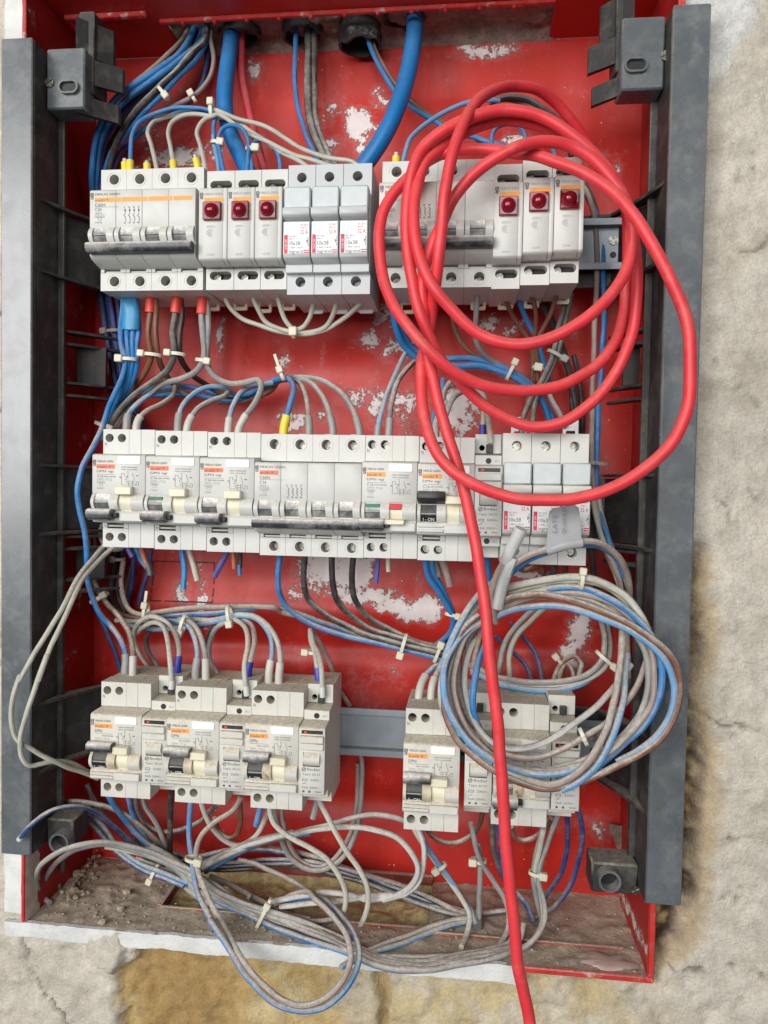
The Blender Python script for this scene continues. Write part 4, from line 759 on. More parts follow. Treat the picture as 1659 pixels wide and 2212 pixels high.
# ================================================================== wires
def wire(label, col, r, reg, pts, f0=None, f1=None, dusty=0, name='wire', cat='wire', group='wires inside the panel', n=9, m=None, jit=.0):
    P = []
    for q in pts:
        rg = reg
        if isinstance(q[0], str): rg, q = q[0], q[1:]
        u, v = px(rg, q[0], q[1]); p = W(u, v, q[2])
        if p.z < BZ0 + r + .8 and -p.y < BF + 1 and r < 3: p = WZ(u, v, BZ0 + r + .8)      # lies on the box floor, never inside it
        P.append(p)
    C = spline(P, 2.6)
    if jit or r < 3:                       # small irregularities so no run is perfectly smooth
        sd = random.random() * 99; C = [c + Vector((noise.noise(c / 16 + Vector((sd, 0, 0))), noise.noise(c / 16 + Vector((0, sd, 0))), noise.noise(c / 16 + Vector((0, 0, sd))))) * .55 for c in C]
    if jit: C = [c + Vector((noise.noise(c / 45), noise.noise(c / 45 + Vector((5, 5, 5))) * .4, noise.noise(c / 45 + Vector((9, 1, 3))))) * jit for c in C]
    o0 = C[0]; mb = MB(); tube(mb, [c - o0 for c in C], r, n)
    o = part(name, mb, m or ('wire_' + col + ('_dusty' if dusty else ''))); o.location = o0 * S; o['label'] = label; o['category'] = cat; o['group'] = group
    for f, seq in ((f0, C), (f1, C[::-1])):
        if not f: continue
        L_ = 0; k = 0
        while L_ < f[1] and k < len(seq) - 2: L_ += (seq[k + 1] - seq[k]).length; k += 1
        mb = MB(); tube(mb, [c - o0 for c in seq[:k + 1]], f[2] if len(f) > 2 else r + .55, 12); part('ferrule', mb, 'ferrule_' + f[0], o)
    return o
R = 1.9
# --- heavy blue supply cables and red core at the top
H = dict(name='supply_cable', cat='cable', group='thick supply cables', n=18)
wire('thick blue cable dropping from the second conduit behind the left lamps', 'blue', 5.9, '2', [(205,120,-30),(200,270,-26),(180,420,-16),(160,600,-8),(168,750,-6),(205,880,-4),(262,1010,0),(320,1130,6),(380,1250,8)], m='blue_cable', **H)
wire('thick blue cable curving from the rightmost conduit down behind the top fuse holders', 'blue', 6.2, '2', [(1392,60,-24),(1392,170,-22),(1375,330,-14),(1330,540,-4),(1260,740,2),(1180,900,4),(1080,1050,4),(980,1180,4),(900,1290,4)], m='blue_cable', **H)
wire('red core dropping beside the thick left blue cable', 'red', 3.1, '2', [(265,150,-34),(265,290,-32),(268,480,-28),(300,650,-22),(330,780,-18),(375,950,-14),(420,1130,-8),(440,1230,-6)], name='supply_cable', cat='cable', group='thick supply cables', n=14)
# --- bundle from the first conduit to the left side
wire('uppermost blue wire of the bundle sweeping left from the first conduit', 'blue', R+.25, '1', [(1290,100,-28),(1255,180,-24),(1180,330,-14),(1040,440,-4),(900,530,2),(760,630,2),(660,780,0),(612,950,-4),(596,1130,-10),(604,1400,-26),(625,1800,-34)])
wire('brown-grey wire above the blue ones of the top left bundle', 'pink', R-.2, '1', [(1250,90,-30),(1215,200,-26),(1130,310,-18),(1000,430,-8),(860,550,-2),(740,660,-4),(660,800,-8),(620,1000,-14),(610,1200,-24)])
wire('second blue wire of the bundle sweeping left from the first conduit', 'blue', R+.25, '1', [(1330,130,-28),(1310,260,-24),(1200,360,-14),(1060,470,-4),(900,580,0),(780,680,0),(700,800,-2),(645,950,-8),(625,1130,-14),(640,1500,-32),(700,1950,-36),(720,2200,-34)])
wire('black wire under the tie of the top left bundle', 'black', R+.2, '1', [(1340,120,-26),(1330,250,-22),(1250,340,-14),(1120,480,-4),(1000,600,2),(880,720,2),(800,840,0),(745,950,-4),(700,1130,-10),(690,1400,-28)], dusty=1)
wire('blue wire running under the tie beside the black one, top left', 'blue', R+.2, '1', [(1350,120,-30),(1340,250,-26),(1275,380,-18),(1150,500,-8),(1040,625,-2),(920,740,-2),(820,870,-4),(720,1000,-8),(685,1110,-12),(680,1400,-28)])
wire('dark blue wire hanging straight at the right edge of the top left bundle', 'navy', R, '1', [(1345,120,-34),(1345,300,-32),(1335,420,-30),(1300,560,-30),(1230,650,-28),(1080,740,-22),(900,870,-18),(800,970,-14),(735,1090,-12),(730,1300,-26)])
wire('brown-grey wire bowing down to a lone tie head, top left', 'pink', R-.1, '1', [(1360,130,-30),(1365,250,-26),(1388,380,-22),(1350,520,-18),(1260,620,-14),(1130,690,-12),(1010,755,-12),(960,820,-20)])
wire('dark grey wire deep in the top left bundle', 'darkgrey', R, '1', [(1310,130,-36),(1250,330,-32),(1080,530,-28),(900,660,-24),(770,780,-22),(690,900,-22),(650,1100,-24),(650,1400,-34)])
wire('black wire lowest in the shaded top left bundle', 'black', R, '1', [(1320,130,-40),(1220,400,-36),(1040,580,-34),(880,700,-30),(760,850,-28),(690,1000,-28),(670,1150,-28),(670,1400,-36)])
# --- control wires over the top left breaker
wire('blue control wire arching over the first pole to the star tie', 'blue', 1.5, '26', [(410,1420,26),(408,1290,24),(412,1150,20),(432,1020,14),(500,920,8),(640,840,4),(800,792,2),(950,786,2),(1130,805,4),(1210,850,6),(1195,950,8),(1205,1100,10),(1232,1250,14),(1255,1420,18)], f0=('yellow', 8, 2.6))
wire('blue control wire passing low behind the arching one, top left', 'blue', 1.5, '26', [(400,1130,-14),(470,1040,-14),(560,975,-12),(700,900,-10),(860,832,-6),(1000,820,-4),(1130,830,0)])
wire('pale grey wire with yellow ferrule on the second pole, top left breaker', 'pale', 1.6, '26', [(668,1440,26),(650,1320,24),(612,1150,18),(570,1030,12),(600,950,6),(660,905,0),(780,860,-4),(960,840,-4),(1100,838,-2)])
wire('pale grey wire looping high from the third pole, top left breaker', 'pale', 1.6, '26', [(822,1420,26),(812,1290,24),(790,1150,18),(766,1010,12),(800,920,8),(900,862,6),(1020,846,6),(1165,862,8),(1300,880,4),('2',250,800,0),('2',400,900,4),('2',520,980,12),('2',660,1055,20),('2',740,1120,22)], f0=('yellow', 8, 2.6))
wire('pale grey wire from the fourth pole bending up to the star tie', 'pale', 1.6, '26', [(1130,1440,26),(1106,1300,24),(1072,1150,18),(1036,1020,12),(1072,930,10),(1130,880,10),(1190,862,10),('2',120,742,8),('2',300,860,8),('2',430,912,10),('2',560,982,16),('2',720,1035,20),('2',900,1090,22)])
for u, l in ((355, 'short clear sleeve in yellow ferrule on the first pole'), (560, 'short white stub in yellow ferrule on the second pole'), (1040, 'leaning white stub in yellow ferrule on the fourth pole')):
    wire(l, 'white', 1.5, '26', [(u + (12 if u > 900 else 4), 1430, 25), (u + (4 if u > 900 else 3), 1340, 25), (u + (-22 if u > 900 else 0), 1235 if u > 900 else (1270 if u < 400 else 1290), 25)], f0=('yellow', 10.5, 2.6), name='wire_stub', group='cut wire stubs')
wire('pale wire leaving the star tie highest towards the top fuse holders', 'pale', 1.6, '2', [(60,700,6),(110,715,8),(250,770,4),(430,820,2),(560,900,6),(700,980,14),(860,1030,20),(990,1048,22),(1060,1110,22)])
wire('small blue arch between the left lamps under the star tie', 'blue', 1.5, '26', [(1310,1440,22),(1290,1380,20),(1252,1200,16),(1242,1080,14),(1280,985,12),(1360,948,12),(1450,972,12),(1512,1060,14),(1532,1150,16),(1522,1260,18),(1512,1380,20),(1512,1440,22)])
wire('second small blue arch ending behind the third lamp', 'blue', 1.5, '2', [(335,1160,20),(335,1080,18),(328,1000,14),(340,935,10),(380,905,8),(430,912,8),(490,970,10),(515,1050,14),(528,1130,18)])
wire('faded blue wire going straight into the first lamp from the tie', 'lightblue', 1.5, '2', [(88,870,12),(95,950,12),(112,1040,16),(122,1110,18),(126,1160,20)])
# --- wires from the third, fourth conduit
wire('blue wire hanging from the third conduit beside two black ones', 'blue', R, '2', [(622,150,-32),(620,290,-30),(614,450,-26),(630,650,-22),(680,850,-16),(735,980,-10),(780,1080,-4)])
wire('left black wire hanging from the third conduit', 'black', R+.9, '2', [(695,150,-32),(700,300,-30),(698,600,-24),(718,800,-18),(770,960,-10),(830,1080,-4)], dusty=1)
wire('right black wire hanging from the third conduit', 'black', R+.9, '2', [(738,150,-34),(738,300,-32),(736,600,-28),(758,820,-20),(820,990,-12),(880,1090,-4)], dusty=1)
wire('blue wire slanting right from the fourth conduit behind the thick blue cable', 'blue', R-.1, '2', [(1075,180,-30),(1098,290,-28),(1160,430,-26),(1270,600,-24),(1385,705,-24),(1530,790,-24),(1650,870,-24),('3',600,1130,-22),('3',750,1180,-20),('3',880,1215,-16),('3',1000,1290,-6)])
wire('brown wire slanting right from the fourth conduit', 'brown', R-.1, '2', [(1100,180,-34),(1130,310,-30),(1190,430,-28),(1275,550,-28),(1390,670,-28),(1480,740,-28),(1590,805,-28),('3',560,1100,-28),('3',700,1190,-28)])
wire('blue wire turning pale, arching from a yellow ferrule behind the red coil', 'lightblue', 1.6, '3', [(30,1440,26),(30,1340,24),(70,1180,16),(150,1080,10),(300,970,4),(450,890,0),(600,840,-4),(740,830,-6),(820,840,-10)])
wire('black wire arching at the top behind the red coil', 'black', R, '3', [(760,840,-16),(900,800,-14),(1050,820,-14),(1180,890,-14),(1280,960,-14),(1380,1100,-16),(1420,1300,-18)])
wire('grey wire arching just under the black one behind the red coil', 'darkgrey', R-.2, '3', [(740,850,-22),(860,828,-20),(1000,850,-20),(1130,900,-18),(1240,945,-18),(1330,1060,-20)])
wire('small blue loop behind the red coil, left', 'blue', 1.5, '3', [(765,1300,10),(757,1210,8),(770,1120,4),(810,1055,0),(880,1030,-4),(970,1040,-4),(1030,1105,0),(1045,1180,6),(1050,1280,10)])
wire('short blue wire entering the last lamp of the top row from above', 'blue', 1.5, '3', [(1255,1150,0),(1268,1250,10),(1290,1320,16),(1300,1400,20)])
wire('short white stub in yellow ferrule on the half hidden breaker', 'white', 1.6, '2', [(1268,1090,25),(1268,1040,25),(1268,990,25)], f0=('yellow', 7.5, 2.7), name='wire_stub', group='cut wire stubs')
# --- below the top left breaker
TP = [(558,370),(600,370),(640,370),(672,370)]
for i, (l, e) in enumerate((('leftmost blue strand below the blue tape', 0), ('second blue strand below the blue tape', 12), ('third blue strand below the blue tape', 26), ('rightmost blue strand below the blue tape', 40))):
    wire(l, 'blue', R+.1, '9', [(572+i*26,60,20),(570+i*27,200,22),(556+i*38,370,22-i),(566+i*31,480,22-i),(582+i*26,565,21-i),(575+i*24,650,18-i),(535+i*22,770,14-i*2),(490+i*22,880,8-i*4),(440+e,990,0-i*6),(405+e*1.4,1090,-6-i*6)] if i else
         [(572,60,20),(570,200,22),(552,370,22),(560,480,22),(585,560,22),(565,670,20),(510,800,18),(465,900,16),(430,1010,18),('12',215,160,22),('12',130,320,28),('12',52,470,32),('12',22,640,34),('12',42,820,32),('12',85,1000,28),('12',102,1200,24),('15',525,300,20),('15',560,440,16),('15',605,540,14),('15',660,600,10),('15',725,690,16),('15',758,780,18),('15',752,880,20),('15',752,960,20)], dusty=(i == 0), f1=(('grey', 19, 2.9) if i == 0 else None))
mb = MB(); a = W(*px('9', 612, 120), 21); pts = [W(*px('9', x, y), 21) - a for x, y in ((612,110),(612,160),(620,260),(618,320),(616,368))]
V = []; n = 22
ptsS = spline(pts, 3)
for i, p in enumerate(ptsS):
    for t_ in range(n):
        an = t_ * 2 * math.pi / n; w = (6.6 if i > len(ptsS) * .25 else 5.6) + .35 * nse(t_ * 2, i * 4, 6, 90) + (.5 if .5 < i / len(ptsS) < .56 else 0)
        V.append((p.x + w * 1.05 * math.cos(an), p.y + 3.6 * math.sin(an) * (w / 6), p.z + .8 * nse(an * 3, 0, 2, i)))
F = [(i * n + k, i * n + (k + 1) % n, (i + 1) * n + (k + 1) % n, (i + 1) * n + k) for i in range(len(ptsS) - 1) for k in range(n)] + [tuple(range(n)), tuple((len(ptsS) - 1) * n + k for k in range(n))]
mb.add(V, F); o = part('tape_wrap', mb, 'tape_blue'); o.location = a * S; o['label'] = 'turquoise blue insulating tape wrapped round the wires under the first pole'; o['category'] = 'tape'
RF = ('red', 13.5, 3.7)
wire('left brown wire from the first red ferrule', 'brown', R+.15, '9', [(748,60,22),(750,140,22),(746,250,22),(735,390,22),(752,540,20),(715,640,14),(655,735,4),(600,830,-10),(560,930,-20)], f0=('red', 19, 3.7))
wire('right brown wire from the first red ferrule', 'brown', R+.15, '9', [(782,60,21),(784,150,21),(790,260,21),(785,400,20),(800,540,16),(840,640,4),(900,720,-8),(1010,800,-16)])
wire('black wire from the second red ferrule swinging left to the tie', 'darkgrey', R+.35, '9', [(930,60,22),(930,140,22),(915,250,22),(898,380,22),(908,520,22),(870,625,20),(760,712,16),(640,800,12),(545,900,10),(478,1000,10),(440,1090,4)], f0=('red', 18.5, 3.7), dusty=1)
wire('black wire from the second red ferrule swinging right', 'black', R+.2, '9', [(948,60,20),(950,150,20),(958,260,20),(942,400,20),(945,530,18),(990,620,6),(1060,690,-6),(1140,740,-14),(1250,800,-18),(1400,800,-18)])
wire('grey wire from the third red ferrule swinging left', 'grey', R+.3, '9', [(1098,60,22),(1096,150,22),(1088,260,23),(1100,400,23),(1104,550,22),(1055,640,20),(950,690,16),(830,722,12),(740,790,8),(640,870,4),(560,960,2),(515,1030,0),(480,1100,-4)], f0=('red', 18.5, 3.7), dusty=1)
wire('grey wire from the third red ferrule to the third residual breaker', 'grey', R+.3, '9', [(1116,60,21),(1120,150,21),(1130,260,21),(1132,420,21),(1126,590,20),(1180,680,18),(1280,722,16),(1400,708,16),(1465,700,18),(1484,742,20),(1440,850,22),(1372,945,22),(1334,1020,22),(1325,1080,22)], f1=('pale', 16, 2.7), dusty=1)
GF = ('grey', 17, 2.8)
wire('blue wire into the neutral of the first residual breaker, middle row', 'lightblue', R, '9', [(588,1090,22),(592,1000,22),(602,930,20),(660,860,16),(760,785,8),(850,760,0),(930,770,-10),(1010,800,-16)], f0=GF, dusty=1)
wire('pinkish dusty wire into the first residual breaker, middle row', 'pink', R, '9', [(648,1090,22),(655,1010,22),(672,960,20),(730,900,16),(830,850,8),(900,800,0),(915,745,-8),(880,700,-14)], f0=('pale', 17, 2.8), dusty=1)
wire('blue wire into the second residual breaker, middle row', 'lightblue', R, '9', [(926,1090,22),(930,1010,22),(938,950,20),(962,870,16),(1030,790,10),(1130,742,6),(1230,742,2),(1280,775,-6),(1330,800,-14)], f0=GF, dusty=1)
wire('grey wire into the second residual breaker, middle row', 'grey', R, '9', [(985,1090,22),(995,1010,22),(1012,960,20),(1060,885,16),(1150,832,10),(1235,805,4),(1262,775,-2),(1230,745,-10)], f0=('pale', 15, 2.8), dusty=1)
wire('faded blue wire into the third residual breaker, middle row', 'lightblue', R, '9', [(1258,1090,22),(1265,1010,22),(1276,950,20),(1302,860,16),(1352,775,10),(1410,742,4),(1470,730,-2),(1560,720,-8)], f0=('pale', 15, 2.7), dusty=1)
wire('upper blue wire of the horizontal bundle above the middle row', 'blue', R+.2, '9', [(700,790,-26),(770,755,-24),(900,742,-22),(1000,742,-20),(1150,772,-18),(1260,800,-18),(1400,790,-16),(1500,735,-12),(1590,694,-8),(1650,682,-4),('10',500,680,0),('10',536,730,8),('10',530,800,16),('10',502,910,20),('10',475,1010,22),('10',468,1090,22)], f1=('yellow', 15, 3.1))
wire('lower blue wire of the horizontal bundle above the middle row', 'blue', R+.2, '9', [(760,800,-30),(880,792,-28),(1000,792,-26),(1150,812,-24),(1300,830,-22),(1420,795,-20),(1540,725,-18),(1640,690,-14),('10',520,680,-12)])
wire('brown wire lowest in the horizontal bundle above the middle row', 'brown', R, '9', [(1200,840,-26),(1320,842,-24),(1450,812,-20),(1560,760,-18),('10',440,700,-14),('10',540,690,-8),('10',605,765,6),('10',630,870,16),('10',640,1010,22),('10',640,1090,22)], f1=('grey', 16, 2.6), dusty=1)
wire('dark grey wire turning down to the third pole of the C60N breaker', 'grey', R+.1, '10', [(330,760,-20),(460,695,-12),(560,690,-6),(625,702,0),(705,765,10),(762,870,18),(798,1010,22),(802,1090,22)], f1=('grey', 14, 2.6), dusty=1)
wire('light grey wire arching widest to the fourth pole of the C60N breaker', 'grey', R+.1, '10', [(380,740,-24),(470,688,-16),(560,678,-6),(700,690,2),(800,740,8),(882,812,14),(942,920,18),(972,1020,22),(980,1090,22)], f1=('grey', 14, 2.6), dusty=1)
wire('dark blue wire behind the left of the top left breaker', 'navy', R+.2, '9', [(395,-60,-34),(408,60,-32),(432,250,-28),(468,490,-24),(520,720,-22),(560,850,-24),(640,980,-28),(700,1100,-32)])
wire('purple-blue wire second from the left under the top left breaker', 'purple', R, '9', [(455,-40,-34),(475,130,-32),(500,300,-30),(525,480,-28),(548,640,-26),(560,800,-30)])
wire('dark blue wire beside the blue tape, behind it', 'navy', R, '9', [(510,-40,-36),(522,130,-34),(545,330,-30),(556,520,-28),(580,700,-30),(620,850,-32)])
wire('brown-grey wire under the small grey tie on the left', 'pink', R-.2, '9', [(500,330,-34),(515,480,-32),(545,650,-30),(600,800,-32)])
# --- pale loops under the fuse holders
wire('pale wire looping lowest from the left lamp to the right fuse holder', 'pale', 1.7, '10', [(70,80,20),(80,145,20),(120,220,18),(200,292,14),(330,340,12),(430,372,12),(540,388,12),(640,388,12),(760,358,12),(880,282,16),(995,178,20),(1030,120,20)])
wire('pale wire looping from the middle lamp to the middle fuse holder', 'pale', 1.7, '10', [(262,80,20),(270,145,20),(300,220,18),(350,310,14),(440,358,14),(540,376,14),(640,380,12),(750,342,14),(800,270,18),(820,190,20),(824,120,20)])
wire('pale wire in the tightest loop to the left fuse holder', 'pale', 1.7, '10', [(424,80,20),(430,145,20),(455,230,18),(490,310,16),(545,362,15),(605,345,15),(650,280,18),(667,190,20),(668,120,20)])
# --- right part between top and middle rows
wire('left thick blue wire curving from behind the red coil to the fourth residual breaker bundle', 'blue', R+.5, '10', [(1190,160,10),(1200,250,8),(1222,370,2),(1282,480,-6),(1360,552,-10),(1450,570,-12),('11',380,430,-14),('11',500,430,-12),('11',600,460,-10),('11',690,502,-10),('11',765,565,-12),('11',810,640,-14),('11',830,720,-16)])
wire('upper blue wire of the pair crossing behind the red coil', 'blue', R+.4, '10', [(1215,160,6),(1232,280,2),(1265,400,-6),(1330,490,-12),(1420,540,-14),('11',345,395,-16),('11',450,395,-14),('11',560,420,-12),('11',650,460,-12),('11',742,522,-14),('11',800,600,-16),('11',850,700,-18)])
wire('blue wire into the neutral of the fourth residual breaker', 'lightblue', R-.1, '10', [(1330,450,-14),(1280,520,-8),(1222,640,2),(1162,780,12),(1112,940,20),(1095,1025,22),(1090,1090,22)], f1=('grey', 8, 2.5), dusty=1)
wire('black wire turning dusty grey into the fourth residual breaker', 'darkgrey', R, '10', [(1410,540,-16),(1350,570,-10),(1272,640,0),(1212,750,10),(1185,870,18),(1170,1030,22),(1168,1090,22)], f1=('grey', 14, 2.6), dusty=1)
wire('grey wire hanging from the half hidden breaker past the red coil', 'grey', R, '11', [(485,40,20),(484,100,20),(478,200,14),(482,320,4),(530,385,-6),(620,440,-14),(700,500,-18)])
wire('olive brown wire hooking right under the half hidden breaker', 'brown', R, '11', [(362,160,-20),(372,230,-20),(402,310,-20),(460,372,-20),(540,405,-22),(620,440,-24)])
wire('left brown wire under the lamps inside the red coil', 'brown', R-.3, '11', [(606,50,18),(614,90,14),(642,170,4),(700,265,-6),(740,335,-10),(746,440,-14),(740,520,-18),(720,600,-20)])
wire('blue wire under the lamps inside the red coil', 'blue', R, '11', [(668,60,8),(684,120,4),(724,225,-4),(772,325,-10),(800,420,-16),(830,520,-20)])
wire('middle brown wire under the lamps inside the red coil', 'brown', R-.3, '11', [(738,50,18),(744,90,14),(762,180,4),(756,300,-6),(756,420,-14),(750,500,-18)])
wire('right brown wire under the lamps inside the red coil', 'brown', R-.3, '11', [(862,50,18),(860,80,14),(840,165,4),(792,262,-4),(764,330,-8),(772,430,-14),(770,500,-18)])
wire('black wire running down and right under the last lamp', 'black', R+.2, '11', [(770,110,-20),(800,160,-20),(880,340,-22),(940,540,-24),(960,700,-26),(962,800,-26)])
wire('black wire crossing to the right of the twisted tie', 'black', R+.2, '11', [(812,130,-26),(850,250,-26),(900,380,-26),(930,540,-28),(938,700,-28),(940,800,-28)])
wire('dusty black wire pair, left strand crossing under the twisted tie', 'darkgrey', R+.1, '11', [(908,90,-6),(895,160,-6),(868,260,-6),(848,370,-4),(795,495,-4),(738,590,-2),(700,690,4),(690,780,10)], dusty=1)
wire('dusty black wire pair, right strand crossing under the twisted tie', 'darkgrey', R+.1, '11', [(930,90,-8),(912,180,-8),(885,290,-8),(862,380,-6),(812,500,-6),(764,590,-4),(748,690,2),(750,780,8)], dusty=1)
wire('grey wire kinking right below the twisted tie', 'grey', R, '11', [(880,260,-14),(850,390,-12),(812,480,-12),(830,570,-8),(872,650,-2),(900,720,6)], dusty=1)
wire('black wire at the far right of the tangle above the fuse holders', 'black', R, '11', [(940,380,-30),(962,480,-30),(978,600,-30),(985,780,-30)])
wire('brown-grey vertical wire right of the last lamp', 'pink', R, '8', [(770,300,-14),(810,340,-12),(852,440,-8),(882,600,-6),(892,900,-6),('11',1042,200,-6),('11',1038,400,-6),('11',1030,600,-6),('14',1420,20,-4),('14',1412,250,-2),('14',1422,500,0),('14',1450,750,4),('14',1490,950,8),('17',1120,280,14),('17',1175,420,18),('17',1200,600,22)], dusty=1)
wire('blue vertical wire right of the last lamp', 'blue', R, '8', [(790,330,-18),(840,420,-16),(892,520,-12),(925,700,-8),(937,1000,-6),('11',1085,200,-6),('11',1076,400,-6),('11',1060,600,-6),('14',1462,20,-4),('14',1452,250,-4),('14',1450,500,-4),('14',1475,750,0),('17',1100,140,6),('17',1150,300,12),('17',1180,430,14)])
wire('black wire curving from behind the last lamp', 'black', R+.2, '8', [(770,270,-24),(820,330,-24),(860,420,-22),(890,520,-20),(912,640,-18),(922,800,-16),(930,1000,-14)])
wire('pale wire falling right of the middle row fuse holders', 'pale', R, '17', [(1010,-120,2),(1030,0,4),(1062,130,8),(1112,280,12),(1172,420,16),(1215,560,18)], dusty=1)
wire('second pale wire falling right of the middle row fuse holders', 'pale', R, '17', [(1040,-120,0),(1066,20,0),(1100,140,4),(1150,280,8),(1205,400,10),(1240,520,12)], dusty=1)
wire('arched pale wire with blue end entering the relay of the middle row', 'pale', 1.8, 'B', [(720,1000,-20),(790,960,-16),(880,950,-10),(980,965,-2),(1060,1010,6),(1105,1100,12),(1115,1260,18),(1108,1400,20),(1108,1480,20)], f1=('blue', 8, 2.4), dusty=1)
wire('cream wire arching into the black clamp of the middle row relay', 'pale', 1.8, 'B', [(880,985,-8),(960,950,0),(1050,985,10),(1120,1060,18),(1140,1180,24),(1165,1320,30),(1185,1440,34),(1190,1530,34)], dusty=1)
wire('grey arched wire behind the hanging red cable, upper', 'grey', R, 'B', [(715,1150,4),(735,1010,-2),(800,920,-8),(900,880,-14)], dusty=1)
wire('grey arched wire behind the hanging red cable into the fifth residual breaker', 'grey', R, 'B', [(690,1520,22),(700,1440,20),(760,1220,10),(800,1120,4),(860,1050,-4),(960,1010,-12)], dusty=1)
wire('blue wire into the fifth residual breaker behind the hanging red cable', 'blue', R, 'B', [(600,1540,22),(606,1440,20),(622,1300,14),(650,1180,6),(700,1050,-4),(718,900,-12)])
wire('grey thick end entering the fifth residual breaker', 'pale', R+.3, 'B', [(655,1520,22),(645,1440,22),(650,1350,18),(690,1230,12),(760,1130,4)], dusty=1)
# --- cut ends under the middle row
ST = dict(name='wire_stub', group='cut wire stubs')
wire('bright turquoise cut wire hanging from the second residual breaker', 'bluebright', R+.1, '15', [(1090,100,22),(1096,160,22),(1112,260,22),(1105,385,23)], **ST)
wire('pale grey cut wire beside the bright turquoise one', 'pale', R+.1, '15', [(1128,100,22),(1140,155,22),(1166,245,22),(1188,337,23)], **ST)
wire('violet blue cut wire slanting left under the third residual breaker', 'purple', R, '15', [(1385,100,22),(1372,160,22),(1335,240,22),(1294,315,22)], **ST)
wire('brown cut wire under the third residual breaker', 'orange', R-.2, '15', [(1405,100,20),(1408,170,20),(1414,262,20)], **ST)
wire('black cut wire with blue tip under the third residual breaker', 'black', R, '15', [(1446,100,22),(1446,170,22),(1444,262,22)], **ST)
wire('blue tip below the black cut wire', 'blue', R-.5, '15', [(1443,240,23),(1445,280,23),(1447,303,23)], **ST)
wire('orange brown cut wire under the first residual breaker with grey end', 'orange', R, '15', [(838,90,22),(852,140,22),(878,215,22),(892,250,22)], **ST)
wire('grey sleeve end below the orange brown cut wire', 'darkgrey', R+.3, '15', [(882,225,22),(895,262,22),(906,303,22)], **ST)
wire('short blue cut wire under the first residual breaker', 'purple', R, '15', [(760,90,20),(775,150,20),(798,195,20)], **ST)
wire('blue wire slanting behind the orange brown cut wire', 'blue', R, '15', [(805,90,16),(825,150,16),(862,225,14),(925,300,14)], **ST)
wire('violet cut wire under the fourth residual breaker', 'purple', R-.2, '16', [(928,60,22),(925,125,22),(915,210,22),(908,276,22)], **ST)
wire('short grey cut wire under the fourth residual breaker', 'pale', R-.2, '16', [(984,60,22),(985,130,22),(986,207,22)], **ST)
wire('dusty brown taped end under the fifth residual breaker', 'pink', R+.6, '16', [(1300,80,20),(1312,140,20),(1338,220,18),(1358,292,16)], dusty=1, **ST)
wire('short dusty end left of the brown taped end', 'darkgrey', R, '16', [(1270,90,18),(1275,150,18),(1290,235,16)], dusty=1, **ST)
# --- below the C60N breaker
wire('blue wire curving from the first pole of the C60N breaker to the lower tie', 'blue', R+.1, '16', [(335,20,22),(330,100,22),(320,250,20),(342,370,14),(420,462,8),(560,540,4),(750,600,2),(950,642,4),(1100,682,6),(1290,735,6),(1300,780,6),('28',560,1270,6),('28',440,1360,10),('28',370,1490,18),('28',345,1600,22),('28',335,1720,22)], f1=('pale', 22, 2.8), dusty=1)
wire('black wire curving from the second pole of the C60N breaker', 'black', R+.3, '16', [(484,20,22),(480,110,22),(474,260,20),(500,370,16),(600,462,12),(720,530,8),(900,600,6),(1080,648,8),(1250,690,8),(1340,720,4)], dusty=1)
wire('black wire curving from the third pole of the C60N breaker', 'black', R+.3, '16', [(640,20,22),(645,110,22),(650,270,18),(690,400,12),(780,492,6),(900,562,2),(1060,608,2),(1250,668,2),(1340,690,0)], dusty=1)
wire('black wire curving from the fourth pole of the C60N breaker', 'black', R+.3, '16', [(782,20,22),(776,120,22),(764,260,18),(790,390,12),(880,490,4),(1000,560,-2),(1120,618,-4),(1280,660,-4),(1360,670,-6)], dusty=1)
wire('left blue wire under the fifth residual breaker', 'blue', R+.2, '16', [(1200,70,20),(1208,140,20),(1226,235,16),(1292,335,10),(1352,432,4),(1376,505,0),(1352,582,-4),(1285,640,-8),(1200,690,-12)])
wire('right blue wire under the fifth residual breaker', 'blue', R+.1, '16', [(1238,80,18),(1245,150,18),(1272,240,12),(1320,330,6),(1366,430,0),(1392,505,-4),(1375,590,-10),(1310,660,-14)])
wire('blue wire dropping from the relay behind the hanging red cable', 'blue', R, '16', [(1575,40,16),(1578,120,14),(1590,240,8),(1600,330,0),(1590,450,-6)])
wire('black sleeve on the blue wire under the relay', 'black', R+.5, '16', [(1575,20,16),(1576,60,16),(1578,100,15)], **ST)
# --- left side, between middle and bottom rows
wire('left pale wire swinging far out over the left upright', 'pale', 1.7, '15', [(700,60,10),(630,122,14),(560,202,26),(462,332,44),(388,480,56),(290,640,64),(200,785,68),(108,945,70),('E',180,430,70),('E',112,650,70),('E',100,850,68),('E',155,1015,64),('E',300,1112,58),('E',450,1192,50),('E',600,1262,38),('E',760,1318,24),('E',860,1360,14)], dusty=1)
wire('right pale wire swinging out over the left upright', 'pale', 1.7, '15', [(730,80,8),(672,142,12),(582,232,26),(502,325,40),(440,445,52),(378,585,60),(308,725,66),(232,940,68),('E',420,250,68),('E',330,500,68),('E',222,820,68),('E',182,1020,66),('E',192,1170,64),('E',262,1245,60),('E',400,1222,52),('E',520,1200,42),('E',640,1225,30),('E',780,1300,16)], dusty=1)
wire('grey round cable loop peeping out left of the first residual breaker', 'grey', R, 'F', [(935,1090,-6),(895,1130,-8),(890,1190,-8),(920,1270,-6),(1000,1322,-4),(1070,1315,-4),(1100,1280,-6)])
wire('brown wire running down the left side behind the blue one', 'brown', R+.1, 'F', [(800,640,-16),(775,800,-18),(770,1000,-18),(785,1250,-18),('15',545,260,-16),('15',585,385,-12),('15',645,470,-4),('15',720,560,8),('15',780,650,16),('15',800,760,20),('15',802,870,22),('15',802,960,22)], f1=('pale', 20, 2.8), dusty=1)
